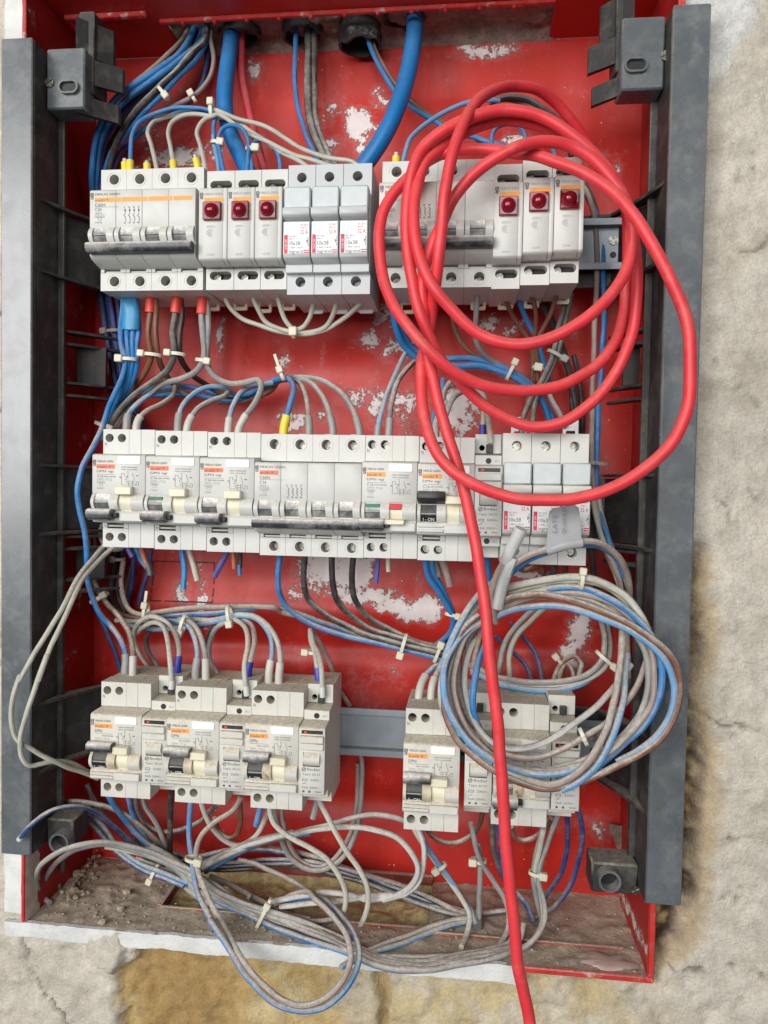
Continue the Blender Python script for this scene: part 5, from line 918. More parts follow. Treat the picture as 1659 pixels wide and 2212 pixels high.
wire('dark brown wire second on the left side', 'brown', R, 'F', [(850,700,-26),(820,900,-26),(830,1200,-26),('15',590,330,-22),('15',635,455,-16),('15',715,530,-10),('15',800,560,-8),('15',870,565,-8)])
wire('blue wire behind, running down the left side to the bottom row', 'navy', R, '15', [(530,200,-22),(548,380,-18),(590,530,-14),(640,640,-14),(690,760,-16),(730,880,-18)])
wire('black pair in the shade under the first residual breaker, left', 'black', R+.4, '15', [(690,130,-20),(690,240,-22),(672,360,-24),(672,450,-24),(720,540,-22),(800,590,-20)])
wire('black pair in the shade under the first residual breaker, right', 'black', R+.4, '15', [(740,140,-24),(730,240,-26),(710,360,-28),(716,450,-28),(760,530,-24)])
wire('pink grey wire curving from the shade into the horizontal bundle', 'pink', R+.1, '15', [(745,220,-20),(732,320,-18),(742,430,-14),(782,510,-8),(852,542,-4),(950,526,-2),(1100,506,0),(1300,496,0),(1500,492,0),(1659,500,-2),('16',330,445,-8),('16',420,470,-12)], dusty=1)
wire('blue wire hanging left of the knockout in the shade', 'navy', R, '15', [(812,150,-26),(800,260,-28),(790,380,-30),(770,460,-30)])
wire('blue wire hanging right of the first, in the shade', 'navy', R, '15', [(912,150,-28),(890,280,-30),(858,400,-30),(840,480,-30)])
wire('brown wire in the shade left of the knockout', 'brown', R-.2, '15', [(790,250,-34),(770,360,-34),(758,460,-32),(800,560,-28)])
wire('blue wire on top of the horizontal bundle above the bottom row', 'blue', R+.1, '15', [(880,560,-10),(990,547,-6),(1150,537,-4),(1300,530,-2),(1420,517,-2),(1560,502,-4),('16',150,422,-8),('16',330,432,-12),('16',450,462,-14),('16',600,515,-12),('16',760,580,-8),('16',950,640,-6)], dusty=1)
wire('pale wire within the horizontal bundle above the bottom row', 'pale', R, '15', [(700,575,-10),(900,580,-6),(1050,575,-6),(1150,568,-4),(1260,572,-2),(1370,556,0),('16',60,466,4),('16',170,472,10),('16',252,522,14),('16',312,620,18),('16',336,730,22),('16',326,840,22),('16',324,900,22)], f1=('pale', 15, 2.8), dusty=1)
wire('blue wire of the horizontal bundle ending in the third bottom row breaker', 'lightblue', R, '15', [(740,590,-12),(860,622,-10),(980,630,-8),(1100,615,-6),(1200,600,-2),(1350,572,2),(1450,546,6),(1555,572,10),(1622,655,14),(1642,765,18),(1622,890,22),(1618,960,22)], f1=('pale', 15, 2.8), dusty=1)
wire('blue wire with grey ferrule into the second bottom row breaker', 'lightblue', R, '15', [(990,580,-4),(1060,582,0),(1132,605,6),(1172,672,14),(1192,780,20),(1182,870,22),(1178,950,22)], f1=('grey', 17, 2.8), dusty=1)
wire('grey wire into the second bottom row breaker', 'grey', R, '15', [(1080,570,0),(1150,585,8),(1202,652,16),(1236,780,22),(1242,890,22),(1242,960,22)], f1=('pale', 17, 2.8), dusty=1)
wire('grey arch with blue ferrule into the first bottom row relay', 'pale', R-.1, '15', [(900,860,-14),(840,770,-8),(808,690,-4),(815,620,0),(862,566,4),(930,550,8),(1002,582,10),(1052,652,14),(1080,742,18),(1072,840,20),(1068,900,20)], f1=('blue', 11, 2.5), dusty=1)
wire('pale wire arching into the black clamp of the first bottom row relay', 'pale', R-.1, '15', [(820,660,-6),(862,616,0),(930,588,8),(992,622,18),(1016,720,28),(1030,850,34),(1036,960,35),('27',912,840,35)], f1=('clear', 5, 2.1), dusty=1)
wire('dark wire arching behind the first bottom row relay', 'darkgrey', R, '15', [(905,640,-18),(880,690,-20),(892,760,-20),(950,850,-16),(980,920,-10)])
wire('black arch left of the second pair of relay wires', 'black', R, '15', [(1245,740,-10),(1255,680,-8),(1280,630,-6),(1340,592,-4),(1420,575,-4)])
wire('grey arch beside the black one above the second breaker', 'grey', R, '15', [(1310,900,6),(1268,820,2),(1262,730,0),(1292,640,0),(1350,596,2),(1420,580,2)], dusty=1)
wire('pale wire into the black clamp of the second bottom row relay', 'pale', R-.1, '15', [(1400,560,4),(1455,592,12),(1492,650,22),(1494,730,28),(1474,850,34),(1484,970,35),(1488,1030,35)], f1=('clear', 5, 2.1), dusty=1)
wire('pale wire with blue ferrule into the second bottom row relay', 'pale', R-.1, '15', [(1440,560,2),(1512,600,8),(1536,690,14),(1522,780,18),(1502,870,20),(1498,920,20)], f1=('blue', 11, 2.5), dusty=1)
wire('pale wire into the black clamp of the third bottom row relay', 'pale', R-.1, '16', [(520,570,-6),(535,640,6),(565,700,20),(580,780,30),(588,900,35),(590,960,35)], f1=('clear', 5, 2.1), dusty=1)
wire('pale wire with blue ferrule into the third bottom row relay', 'pale', R-.1, '16', [(512,555,-10),(518,610,-2),(545,700,10),(558,790,18),(562,850,20),(562,900,20)], f1=('blue', 11, 2.5), dusty=1)
wire('dusty brown wire slanting behind the third bottom row relay', 'pink', R, '16', [(512,560,-16),(548,590,-20),(600,690,-24),(650,800,-26),(680,900,-28),('20',80,290,-28)], dusty=1)
# --- sleeve-ended cables and the handwritten tag
wire('blue wire entering the bottom right breaker from the lower tie', 'pale', R, '28', [(640,1150,6),(600,1260,8),(540,1380,14),(495,1500,20),(480,1600,22),(475,1720,22)], f1=('pale', 18, 2.7), dusty=1)
# ================================================================== grey and blue coil at the lower right
CG = dict(group='wires of the grey coil', dusty=1)
wire('outermost brown strand of the grey coil, over the right upright', 'brown', R+.2, 'C', [(470,480,58),(520,445,64),(600,412,68),(750,405,70),(900,430,72),(1050,480,74),(1200,545,76),(1330,622,78),(1450,712,80),(1528,830,80),(1545,950,80),(1520,1080,80),(1440,1220,80),(1300,1330,80),(1150,1405,80),(1000,1470,82),(780,1522,82),(650,1495,82),(530,1445,82),(400,1370,80),(280,1270,78),(205,1140,76),(175,1000,74),(185,860,72),(230,720,70),(300,590,66),(380,520,62)], **CG)
wire('white-blue strand running inside the outermost brown one', 'lightblue', R+.2, 'C', [(440,560,56),(520,510,60),(650,475,64),(800,468,68),(950,488,72),(1100,538,74),(1250,608,76),(1380,695,78),(1468,800,79),(1508,920,79),(1492,1080,79),(1410,1215,79),(1290,1310,78),(1180,1370,76)], **CG)
wire('blue strand crossing the upright halfway into the grey coil', 'blue', R+.2, 'C', [(640,430,50),(710,388,56),(850,362,62),(1000,368,66),(1130,420,70),(1262,510,72),(1362,622,74),(1422,742,75),(1440,880,75),(1410,1020,75),(1330,1160,75),(1210,1272,74),(1100,1370,76),(990,1460,78),(900,1510,78)], **CG)
wire('pale double strand on top of the grey coil, left run', 'pale', R+.4, 'C', [(470,420,48),(540,372,54),(680,330,60),(850,302,64),(975,300,66),(1100,332,66),(1230,412,66),(1310,510,68),(1352,600,68),(1390,720,70),(1402,820,70)], **CG)
wire('second pale strand beside it through the coil tie', 'pale', R+.2, 'C', [(560,395,50),(700,352,56),(860,322,60),(980,318,62),(1110,352,62),(1222,430,62),(1300,530,64),(1340,610,64)], **CG)
wire('pinkish inner strand on the right of the grey coil', 'pink', R+.2, 'C', [(700,420,50),(800,394,54),(950,402,58),(1080,442,62),(1200,522,66),(1310,642,68),(1372,762,70),(1392,880,70),(1370,1020,70),(1290,1170,70),(1200,1280,72),(1130,1340,72)], **CG)
wire('grey vertical strand falling through the middle of the coil', 'pink', R+.3, 'C', [(1190,400,40),(1212,480,50),(1212,620,58),(1200,780,64),(1180,930,70),(1152,1060,76),(1110,1200,82),(1040,1330,86),(940,1440,86),(800,1500,84),(660,1470,82)], **CG)
wire('light blue strand beside the grey vertical one', 'lightblue', R+.2, 'C', [(1240,740,56),(1228,850,62),(1216,1000,70),(1182,1150,78),(1120,1290,82),(1040,1410,84),(950,1490,84),(860,1530,82)], **CG)
wire('pink strand crossing down left from the coil right side', 'pink', R, 'C', [(1352,770,66),(1312,900,66),(1240,1010,66),(1130,1130,68),(1000,1215,72),(850,1302,74),(700,1340,74),(560,1332,74),(450,1285,72),(380,1195,70),(345,1080,66),(340,950,62)], **CG)
wire('white strand crossing over the dusty breaker top', 'white', R+.1, 'C', [(1260,800,50),(1170,930,56),(1080,1030,62),(970,1120,68),(850,1200,72),(750,1258,74),(620,1292,74),(520,1282,74),(420,1222,72),(350,1120,68),(312,1000,64),(302,850,60),(340,700,56),(430,600,50)], **CG)
wire('blue strand rounding the lower left of the coil', 'lightblue', R+.3, 'C', [(480,520,54),(380,565,60),(270,655,68),(202,762,74),(178,880,78),(192,1010,80),(242,1130,82),(322,1242,84),(430,1332,84),(540,1394,84),(690,1432,84),(830,1432,84),(960,1398,82),(1060,1350,78)], **CG)
wire('blue-grey strand on the outer left of the coil', 'lightblue', R+.2, 'C', [(440,340,50),(385,400,56),(322,480,62),(262,590,68),(208,712,72),(178,800,74)], **CG)
wire('pale strand on the outer left of the coil', 'pale', R, 'C', [(400,440,50),(330,530,58),(262,630,64),(205,750,68),(168,880,72),(162,1000,74),(180,1100,74)], **CG)
wire('bright blue strand on the inner left of the coil', 'blue', R+.2, 'C', [(460,560,44),(412,650,52),(384,780,60),(358,900,66),(348,1000,68),(358,1100,68),(390,1180,66)], group='wires of the grey coil')
wire('dark blue strand at the left of the coil', 'navy', R+.1, 'C', [(300,640,50),(245,740,56),(228,850,62),(250,1000,66),(302,1150,70),(380,1240,72)], **CG)
wire('brown strand at the left of the coil', 'brown', R+.1, 'C', [(330,640,44),(282,720,50),(268,900,56),(292,1050,62),(362,1180,66),(440,1260,68)], **CG)
wire('grey strand at the left of the coil next to the brown one', 'grey', R+.1, 'C', [(400,560,40),(340,640,46),(312,760,52),(300,900,58),(322,1040,62),(380,1160,66),(430,1230,68)], **CG)
wire('brown strand beside the hanging red cable', 'brown', R, 'C', [(450,500,48),(400,600,54),(370,720,58),(350,820,60)], **CG)
wire('brown-blue wire arching through the handwritten tag', 'pink', R+.2, 'C', [(470,420,60),(510,320,66),(580,232,70),(680,172,74),(775,142,76),(880,110,76),(1000,95,74),(1100,115,68),(1192,190,60),(1240,290,50),(1252,400,42),(1230,500,36)], **CG)
wire('blue wire beneath the arching one at the tag', 'blue', R, 'C', [(520,330,60),(600,252,64),(690,190,68),(780,158,70),(880,126,70),(1000,112,68),(1100,130,62),(1185,205,54),(1225,300,46)], **CG)
wire('white sleeve standing up in front of the middle fuse holders', 'white', R+2.0, 'C', [(628,20,80),(600,80,78),(560,160,74),(540,210,70)], name='cable_sleeve', cat='sleeve', group='cable sleeves')
wire('pinkish core leaving the upper white sleeve', 'pink', R+.2, 'C', [(560,170,72),(510,250,68),(470,340,66),(452,420,64),(470,490,62),(480,560,56)], **CG)
wire('white sleeve hanging below the upright one, its end torn', 'white', R+1.7, 'C', [(580,185,72),(545,270,70),(515,360,68),(490,480,66)], name='cable_sleeve', cat='sleeve', group='cable sleeves')
wire('grey core beside the sleeves of the grey coil', 'grey', R+.2, 'C', [(540,200,68),(500,280,64),(460,340,60),(430,420,56),(400,500,52)], **CG)
# cross bundle under the coil
CB = dict(dusty=1, group='wires of the lower right bundle')
wire('grey wire on top of the bundle behind the coil, rising right to the tie', 'grey', R+.2, 'C', [(330,810,4),(390,835,8),(500,880,12),(700,908,14),(900,895,16),(1020,855,18),(1095,780,18),(1110,690,12),(1100,600,4),(1080,520,-6),(1050,430,-12)], **CB)
wire('second grey wire of the bundle behind the coil', 'pale', R+.2, 'C', [(340,830,0),(400,852,4),(520,900,10),(700,928,12),(880,922,14),(1020,885,14),(1120,800,14),(1138,700,8),(1128,600,0),(1110,510,-8)], **CB)
wire('blue wire lowest in the bundle behind the coil', 'lightblue', R+.2, 'C', [(340,850,0),(400,872,4),(520,922,12),(700,952,16),(850,950,16),(980,915,14),(1080,850,10)], **CB)
wire('grey wire rising behind the hanging red cable', 'grey', R+.2, 'C', [(470,960,-10),(498,840,-12),(522,720,-14),(572,620,-16),(650,530,-18),(720,470,-20)], **CB)
wire('pale wire rising parallel, right of the grey one', 'pale', R+.2, 'C', [(560,960,-10),(562,850,-12),(564,740,-14),(602,640,-16),(682,552,-18),(760,480,-20)], **CB)
wire('thin dark blue wire slanting left inside the coil', 'navy', R-.3, 'C', [(480,640,-30),(580,735,-30),(642,795,-26),(682,880,-18),(690,960,-6)], group='wires of the lower right bundle')
wire('thin dark blue wire slanting right inside the coil', 'navy', R-.3, 'C', [(560,560,-32),(640,645,-32),(712,745,-28),(742,880,-18),(745,960,-8)], group='wires of the lower right bundle')
wire('brown loop with a tie end inside the coil', 'brown', R, 'C', [(800,960,-6),(822,870,-16),(862,800,-20),(930,758,-20),(972,800,-18),(962,860,-12),(950,950,-6)], **CB)
wire('small brown loop inside the bigger one', 'brown', R-.2, 'C', [(840,950,-8),(852,860,-16),(890,800,-20),(925,850,-16),(928,940,-8)], **CB)
wire('brown wire end behind the fuse holders, middle row left', 'brown', R, 'C', [(600,230,10),(640,262,4),(700,240,4),(740,215,10),(752,260,0),(760,330,-8)], **CB)
wire('dark loop under the middle fuse holder', 'darkgrey', R+.4, 'C', [(800,200,14),(815,250,6),(800,280,0),(770,300,-6)], **CB)
wire('brown wire dropping under the right fuse holder', 'brown', R, 'C', [(880,200,14),(882,260,6),(870,320,-4)], **CB)
wire('black wire falling at the right of the fuse holders', 'black', R+.2, 'C', [(990,60,-10),(1030,160,-12),(1042,260,-14),(1060,360,-16),(1100,450,-18),(1140,640,-20)], group='wires of the lower right bundle')
wire('dark wire running down behind the coil on the right', 'darkgrey', R+.2, 'C', [(1250,380,4),(1240,520,6),(1248,700,6),(1256,860,4),(1240,960,0)], **CB)
wire('pinkish wire hidden between the coil and the right upright', 'pink', R, 'C', [(1232,440,16),(1234,600,18),(1248,760,16),(1248,880,12)], **CB)
# --- lower left, under the first group
BL = dict(dusty=1, group='wires on the box floor')
wire('faded blue wire end curling over the lower left corner block', 'navy', R-.2, '22', [(128,512,60),(200,420,62),(300,342,58),(420,298,50),(540,292,40),(650,342,28),(760,430,16),(862,522,6),(940,600,0),(1020,660,-4)], f0=('clear', 2, 2.0), **BL)
wire('grey wire arching behind the curled blue end', 'darkgrey', R, '22', [(380,262,4),(450,258,8),(560,265,10),(700,290,10),(800,332,8),(900,395,4),(1000,482,0),(1080,572,-4),(1140,650,-6)], **BL)
wire('grey loop lying in the lower left corner, outer', 'grey', R, '22', [(330,930,4),(280,890,18),(250,830,28),(242,742,36),(302,650,42),(420,582,44),(560,542,42),(700,530,36),(850,552,28),(1000,592,22),(1150,662,18),(1280,722,18),('23',300,700,20),('23',600,820,22),('23',800,890,24),('23',950,950,24),('23',1110,1030,26)], **BL)
wire('grey loop lying in the lower left corner, inner', 'grey', R, '22', [(262,840,16),(330,722,20),(402,642,24),(520,572,26),(680,545,24),(850,572,18),(1000,622,12),(1150,690,10),('23',150,680,12),('23',350,760,14),('23',600,850,18),('23',800,915,20),('23',1000,990,22)], **BL)
wire('grey wire standing in the lower left corner', 'darkgrey', R-.2, '22', [(388,830,-20),(402,760,-10),(415,700,0),(432,630,8),(500,560,10)], **BL)
wire('pale wire leading the floor bundle to the wide tie', 'pale', R, '22', [(700,560,10),(860,585,8),(1010,630,6),(1160,700,6),('23',160,700,10),('23',330,740,14),('23',600,835,20),('23',800,905,24),('23',960,970,26),('23',1120,1050,30),('24',0,820,34),('24',150,850,36),('24',350,835,36),('24',600,800,30),('24',770,765,24),('24',870,710,18),('24',925,620,12),('24',932,540,6),('24',905,400,4),('24',885,330,6),('24',910,200,12),('24',935,90,18)], **BL)
wire('grey wire of the floor bundle running far right', 'grey', R, '22', [(900,640,4),(1100,720,2),('23',200,760,8),('23',400,800,12),('23',600,860,18),('23',800,930,22),('23',1000,1010,26),('24',30,850,32),('24',200,870,34),('24',400,830,32),('24',560,795,28),('24',680,735,22),('24',735,640,14),('24',740,560,8),('24',712,470,4),('24',650,370,4),('24',592,280,8),('24',555,170,14),('24',530,60,18)], **BL)
wire('blue wire in the floor bundle under the wide tie', 'blue', R, '23', [(-60,540,0),(20,580,2),(120,660,6),(250,740,10),(400,810,14),(600,900,20),(750,965,22),(950,1030,26),(1080,1075,40),('24',60,862,48),('24',220,876,48),('24',400,845,44),('24',560,805,36)], **BL)
wire('dark wire in the floor bundle', 'darkgrey', R+.1, '23', [(-40,480,-6),(60,560,-4),(200,640,0),(350,720,4),(520,790,8),(700,850,12),(850,890,14),(1000,885,12),(1080,870,10)], **BL)
wire('brown-grey wire lowest along the opening', 'pink', R, '23', [(420,480,-10),(520,500,-10),(650,560,-8),(760,610,-6),(860,670,-4),(930,740,0),(1000,800,6),(1060,880,14)], **BL)
wire('grey wire crossing the rubble opening', 'pale', R+.1, '23', [(230,590,-8),(350,640,-6),(450,690,-2),(540,740,2),(640,790,6),(760,850,8),(900,880,8)], **BL)
wire('blue wire dropping left from the first bottom row breaker', 'blue', R, '22', [(690,170,20),(730,240,18),(792,335,12),(862,425,6),(935,505,2),(1012,565,0),(1100,640,-2),('23',20,590,-4)], **BL)
wire('second blue wire under the first bottom row breaker', 'blue', R, '22', [(845,200,18),(855,250,16),(872,320,8),(905,410,2),(960,500,-2),(1040,590,-6)], **BL)
wire('dark loop swinging from the first to the second bottom row breaker', 'darkgrey', R, '22', [(900,200,14),(905,260,12),(932,350,4),(990,430,-4),(1080,462,-8),(1200,450,-10),(1330,390,-8),(1400,320,0),(1450,270,8)], **BL)
wire('grey wire slanting under the first relay', 'grey', R, '22', [(940,220,10),(962,290,6),(1012,365,0),(1062,455,-4),(1100,560,-6),(1115,640,-6)], **BL)
wire('black wire dropping straight from the first relay', 'black', R+.2, '22', [(1138,170,14),(1135,230,12),(1130,400,4),(1128,520,-2),(1130,640,-6)], **BL)
wire('blue strand of the pair hanging out below the box', 'blue', R+.1, '23', [(112,40,20),(104,110,20),(90,300,22),(118,520,26),(160,720,32),(232,862,40),(300,970,48),('25',930,200,54),('25',1030,352,62),('25',1112,472,68),('25',1212,562,72),('25',1335,600,74),('25',1452,572,74),('25',1542,482,72),('25',1586,372,68),('25',1572,272,58),('25',1512,185,46),('25',1440,112,34),('23',900,720,22),('23',760,740,16),('23',640,760,12)], **BL)
wire('brown-grey strand of the pair hanging out below the box', 'pink', R+.1, '23', [(440,60,16),(430,80,16),(390,150,18),(252,240,22),(172,330,24),(140,430,26),(152,550,30),(192,660,36),(252,790,42),(322,920,50),(402,1060,58),('25',1080,380,66),('25',1160,480,72),('25',1240,545,76),('25',1340,575,78),('25',1440,545,78),('25',1515,470,76),('25',1552,372,72),('25',1535,272,62),('25',1475,185,50),('25',1400,110,38),('23',880,690,24),('23',760,720,18),('23',660,775,14)], **BL)
wire('grey wire bending under the second bottom row breaker', 'pale', R, '23', [(170,60,18),(180,115,18),(212,205,14),(262,285,10),(332,352,6),(420,382,2),(520,335,-2),(590,230,4),(618,160,12)], **BL)
wire('dark brown loop hanging from the second relay', 'brown', R, '23', [(430,60,6),(434,130,4),(430,250,-2),(392,330,-6),(345,335,-8),(292,290,-8),(260,200,-4)], **BL)
wire('pale wire from the third bottom row breaker ending loose over the opening', 'pale', R, '23', [(625,90,20),(630,155,20),(652,232,22),(722,302,26),(802,352,30),(902,402,34),(1012,482,38),(1090,582,40),(1130,682,40),(1132,770,40),(1112,842,40)], **BL)
wire('pale wire from the third relay ending loose over the opening', 'pale', R, '23', [(950,40,20),(962,95,20),(1012,192,24),(1072,312,28),(1142,432,32),(1222,542,36),(1270,642,38),(1282,760,40),(1262,850,40),(1230,912,40)], **BL)
wire('short blue cut end under the third bottom row breaker', 'blue', R+.2, '23', [(575,90,18),(562,150,18),(535,252,18)], dusty=1, **ST)
wire('short grey cut end under the third relay', 'grey', R+.4, '23', [(950,70,14),(940,115,14),(915,202,14)], dusty=1, **ST)
wire('left grey strand of the hanging double loop', 'grey', R+.1, '23', [(655,100,10),(660,165,8),(690,282,-2),(712,372,-8),(762,462,-12),(852,532,-14),(962,552,-14),(1062,512,-14),(1142,432,-16),(1202,302,-18),(1222,200,-20),(1236,60,-22),(1240,-160,-24),(1220,-280,-26)], **BL)
wire('right grey strand of the hanging double loop', 'pink', R, '23', [(705,110,6),(712,200,2),(745,320,-8),(780,420,-14),(842,495,-18),(950,528,-18),(1040,490,-18),(1110,410,-20),(1168,300,-22),(1195,190,-24),(1210,60,-26),(1214,-160,-28)], **BL)
wire('dusty grey wire crossing from the right breaker to the left tie', 'grey', R, '23', [(1600,260,16),(1510,218,18),(1400,187,18),(1280,182,16),(1150,210,14),(1000,250,12),(850,290,10),(740,318,8),(600,350,8),(450,410,8),(320,462,8),(210,520,6),(120,600,2)], **BL)
wire('blue-white wire making the wide loop under the right breaker', 'white', R+.1, '23', [(180,540,4),(300,470,6),(450,395,8),(600,345,10),(800,305,12),(1000,272,14),(1180,260,18),(1330,280,22),(1470,332,26),(1562,422,30),(1612,532,32),(1592,622,32),(1522,692,32),(1400,732,32),(1280,742,30),(1150,712,28),(1000,697,26),(850,712,22),(640,758,16)], **BL)
wire('white wire following the wide loop inside', 'white', R, '23', [(1640,330,24),(1655,430,26),(1640,540,28),(1600,640,30),(1520,710,32),(1400,712,32),(1280,722,30),(1150,745,28),(1000,760,26),(850,775,22),(700,792,18)], **BL)
wire('blue wire inside the slanting bundle at the left tie', 'blue', R, '23', [(200,560,0),(300,500,2),(450,420,4),(600,362,6),(760,322,8),(900,300,8)], **BL)
wire('navy wire lowest in the slanting bundle', 'navy', R, '23', [(60,480,-12),(200,450,-10),(350,420,-10),(500,410,-12),(640,420,-14),(800,450,-16)], **BL)
wire('dark bundle strand running right over the rubble', 'black', R+.5, '23', [(620,400,-26),(800,430,-26),(950,470,-24),(1100,530,-22),(1250,580,-20),('24',150,410,-16),('24',330,490,-12),('24',480,560,-8),('24',570,600,-6)], **BL)
wire('second dark bundle strand running right over the rubble', 'darkgrey', R+.5, '23', [(760,500,-30),(1000,560,-28),(1200,600,-26),(1400,680,-22),('24',200,470,-18),('24',380,530,-12),('24',560,560,-10),('24',720,545,-10)], **BL)
# --- anonymous strands that thicken the bundles (nothing tells them apart)
def strands(label, group, reg, path, cols, off, dd, r=R, dusty=1):
    rr = random.Random(len(label) * 7 + len(cols))
    for i, cname in enumerate(cols):
        ox, oy, od = rr.uniform(-off, off), rr.uniform(-off, off), rr.uniform(-dd, dd); P = []
        for q in path:
            g = reg
            if isinstance(q[0], str): g, q = q[0], q[1:]
            k = REG['23'][2] / REG[g][2]; P.append((g, q[0] + (ox + rr.uniform(-9, 9)) * k, q[1] + (oy + rr.uniform(-9, 9)) * k, q[2] + od))
        w_ = {'darkgrey': 'dark grey', 'navy': 'dark blue', 'pink': 'brownish'}.get(cname, cname)
        wire(w_ + ' ' + label, cname, r, reg, P, dusty=dusty, group=group)
strands('wire among the look-alikes in the thick bundle slanting across the floor', 'strands of the floor bundle', '23', [(-180,420,6),(-60,480,6),(60,560,8),(220,660,12),(400,760,14),(600,845,20),(800,915,24),(980,985,26),('24',60,835,32),('24',260,850,34),('24',460,815,30),('24',640,785,26),('24',760,745,20),('24',800,640,8)], ['grey','grey','grey','grey','darkgrey','grey'], 26, 7)
strands('wire among the look-alikes along the rear of the floor', 'dark strands at the rear of the floor', '23', [(-260,330,-24),(-120,400,-22),(40,470,-20),(220,520,-20),(420,520,-22),(640,500,-24),(860,500,-24),(1100,560,-22),(1320,620,-20),('24',300,500,-16),('24',520,570,-12)], ['darkgrey','navy','black','darkgrey','darkgrey'], 34, 6)
strands('wire among the look-alikes running into the left floor tie', 'blue strands of the floor bundle', '22', [(560,330,-14),(660,430,-8),(760,560,-4),(880,660,2),(1000,720,4),(1120,760,6),(1240,820,8)], ['blue','navy','blue'], 26, 5)
strands('wire among the look-alikes of the slanting bundle left of centre', 'strands of the slanting bundle', '23', [(-60,560,-2),(80,560,0),(200,520,2),(330,450,4),(480,390,6),(640,345,8),(800,310,10)], ['darkgrey','grey','blue','darkgrey'], 20, 5)
strands('wire among the look-alikes dropping behind the bottom left breakers', 'strands behind the bottom left breakers', '22', [(560,140,-26),(600,240,-26),(680,360,-24),(800,480,-22),(930,580,-18),(1060,650,-14)], ['darkgrey','darkgrey','navy'], 40, 5)
strands('strand among the look-alikes of the grey coil', 'loose strands of the grey coil', 'C', [(520,460,56),(700,400,60),(900,390,62),(1080,430,64),(1230,530,66),(1340,680,68),(1380,850,70),(1350,1030,72),(1250,1190,74),(1100,1310,76),(900,1400,78),(700,1420,78),(520,1370,78),(380,1270,76),(270,1130,74),(220,960,70),(230,800,66),(300,640,60),(420,540,56)], ['grey','pink','pale','grey'], 26, 4)
strands('wire among the look-alikes deep in the top left bundle', 'deep strands of the top left bundle', '1', [(1310,110,-36),(1250,290,-30),(1120,420,-22),(960,560,-16),(820,680,-14),(720,820,-14),(655,980,-18),(640,1150,-24),(650,1400,-34)], ['navy','black','navy','navy'], 24, 6, dusty=0)
strands('wire among the look-alikes falling down the shaded left side', 'strands on the shaded left side', '9', [(420,-40,-36),(440,120,-36),(480,340,-34),(530,600,-32),(600,800,-34),(680,960,-36),(720,1120,-38)], ['navy','black','navy'], 30, 3, dusty=0)
strands('wire among the look-alikes between the middle and bottom row at left', 'strands left of the knockout', '15', [(700,120,-32),(700,300,-34),(720,450,-32),(800,560,-28),(920,610,-24),(1060,600,-20),(1200,585,-18)], ['black','darkgrey','pink'], 26, 4)
# --- lower right, under the right group
BR_ = dict(dusty=1, group='wires under the lower right devices')
wire('blue wire from the right breaker into the floor hole', 'lightblue', R, '24', [(245,60,22),(265,140,20),(322,242,14),(402,352,8),(472,452,4),(540,562,2),(560,620,0)], **BR_)
wire('pale wire from the right breaker hooking down to the floor', 'pale', R, '24', [(205,60,22),(235,125,20),(320,250,10),(420,390,6),(482,482,8),(520,562,12),(512,662,20),(478,742,26)], **BR_)
wire('white wire of the wide loop entering the right breaker', 'white', R, '24', [(225,60,24),(252,120,24),(275,210,26),(268,300,28),(232,400,30),(132,460,32),(40,482,32)], **BR_)
wire('brown loop from the right breaker up behind the relay', 'brown', R, '24', [(280,60,10),(302,115,6),(370,160,2),(460,165,0),(532,130,2),(578,60,6),(600,-40,10)], **BR_)
wire('grey wire dropping straight into the black floor sleeve', 'grey', R+.1, '24', [(570,180,6),(582,272,4),(578,400,2),(574,500,0),(574,610,0)], **BR_)
wire('dark wire left of the hanging red cable, lower right', 'darkgrey', R, '24', [(645,20,12),(648,90,10),(652,180,4),(682,300,-2),(722,390,-6),(770,470,-8)], **BR_)
wire('dark blue wire just behind the hanging red cable, lower right', 'navy', R, '24', [(672,20,14),(680,90,12),(692,200,4),(706,320,-2),(762,420,-4),(842,520,-4),(872,600,-4)], **BR_)
wire('brown loop under the lower right residual breaker', 'brown', R, '24', [(752,80,8),(770,130,4),(820,155,0),(880,140,0),(930,100,4),(975,30,10)], **BR_)
wire('grey wire under the lower right tie, left strand', 'grey', R, '24', [(945,30,16),(928,95,14),(900,200,8),(878,330,4),(888,450,0),(912,545,-2),(925,600,-4)], **BR_)
wire('grey wire under the lower right tie, right strand hooking left', 'grey', R, '24', [(1010,20,16),(995,60,14),(950,180,10),(912,300,8),(906,390,8),(930,480,10),(938,580,14),(902,672,22),(832,742,28),(770,770,30)], **BR_)
wire('blue wire at the right of the lower right relay', 'navy', R-.1, '24', [(1062,0,10),(1066,60,6),(1060,200,-2),(1030,330,-8),(960,440,-12),(900,520,-12)], **BR_)
wire('rightmost dark blue wire bowing to the floor', 'navy', R-.1, '24', [(1090,-120,4),(1130,0,0),(1146,120,-4),(1122,280,-8),(1070,420,-12),(1000,512,-14),(930,562,-14),(860,590,-12)], **BR_)
wire('pale wires slanting on the floor to the black sleeve, upper', 'pale', R, '24', [(-170,845,40),(-90,792,34),(0,748,28),(150,692,24),(300,636,16),(420,600,8),(520,580,2)], **BR_)
wire('pale wires slanting on the floor to the black sleeve, lower', 'lightblue', R, '24', [(-190,855,42),(-100,812,36),(0,772,30),(150,722,26),(300,662,18),(430,618,10),(540,596,2)], **BR_)
wire('pale wire lying along the front lip of the floor', 'pale', R, '24', [(-60,800,34),(60,800,34),(250,800,34),(450,795,32),(650,780,28),(790,762,24)], **BR_)
# black floor sleeve and crimp pieces
wire('black rubber sleeve standing on the floor at the grey wires', 'black', R+2.4, '24', [(560,560,0),(568,620,4),(566,680,10)], name='cable_sleeve', cat='sleeve', group='cable sleeves')
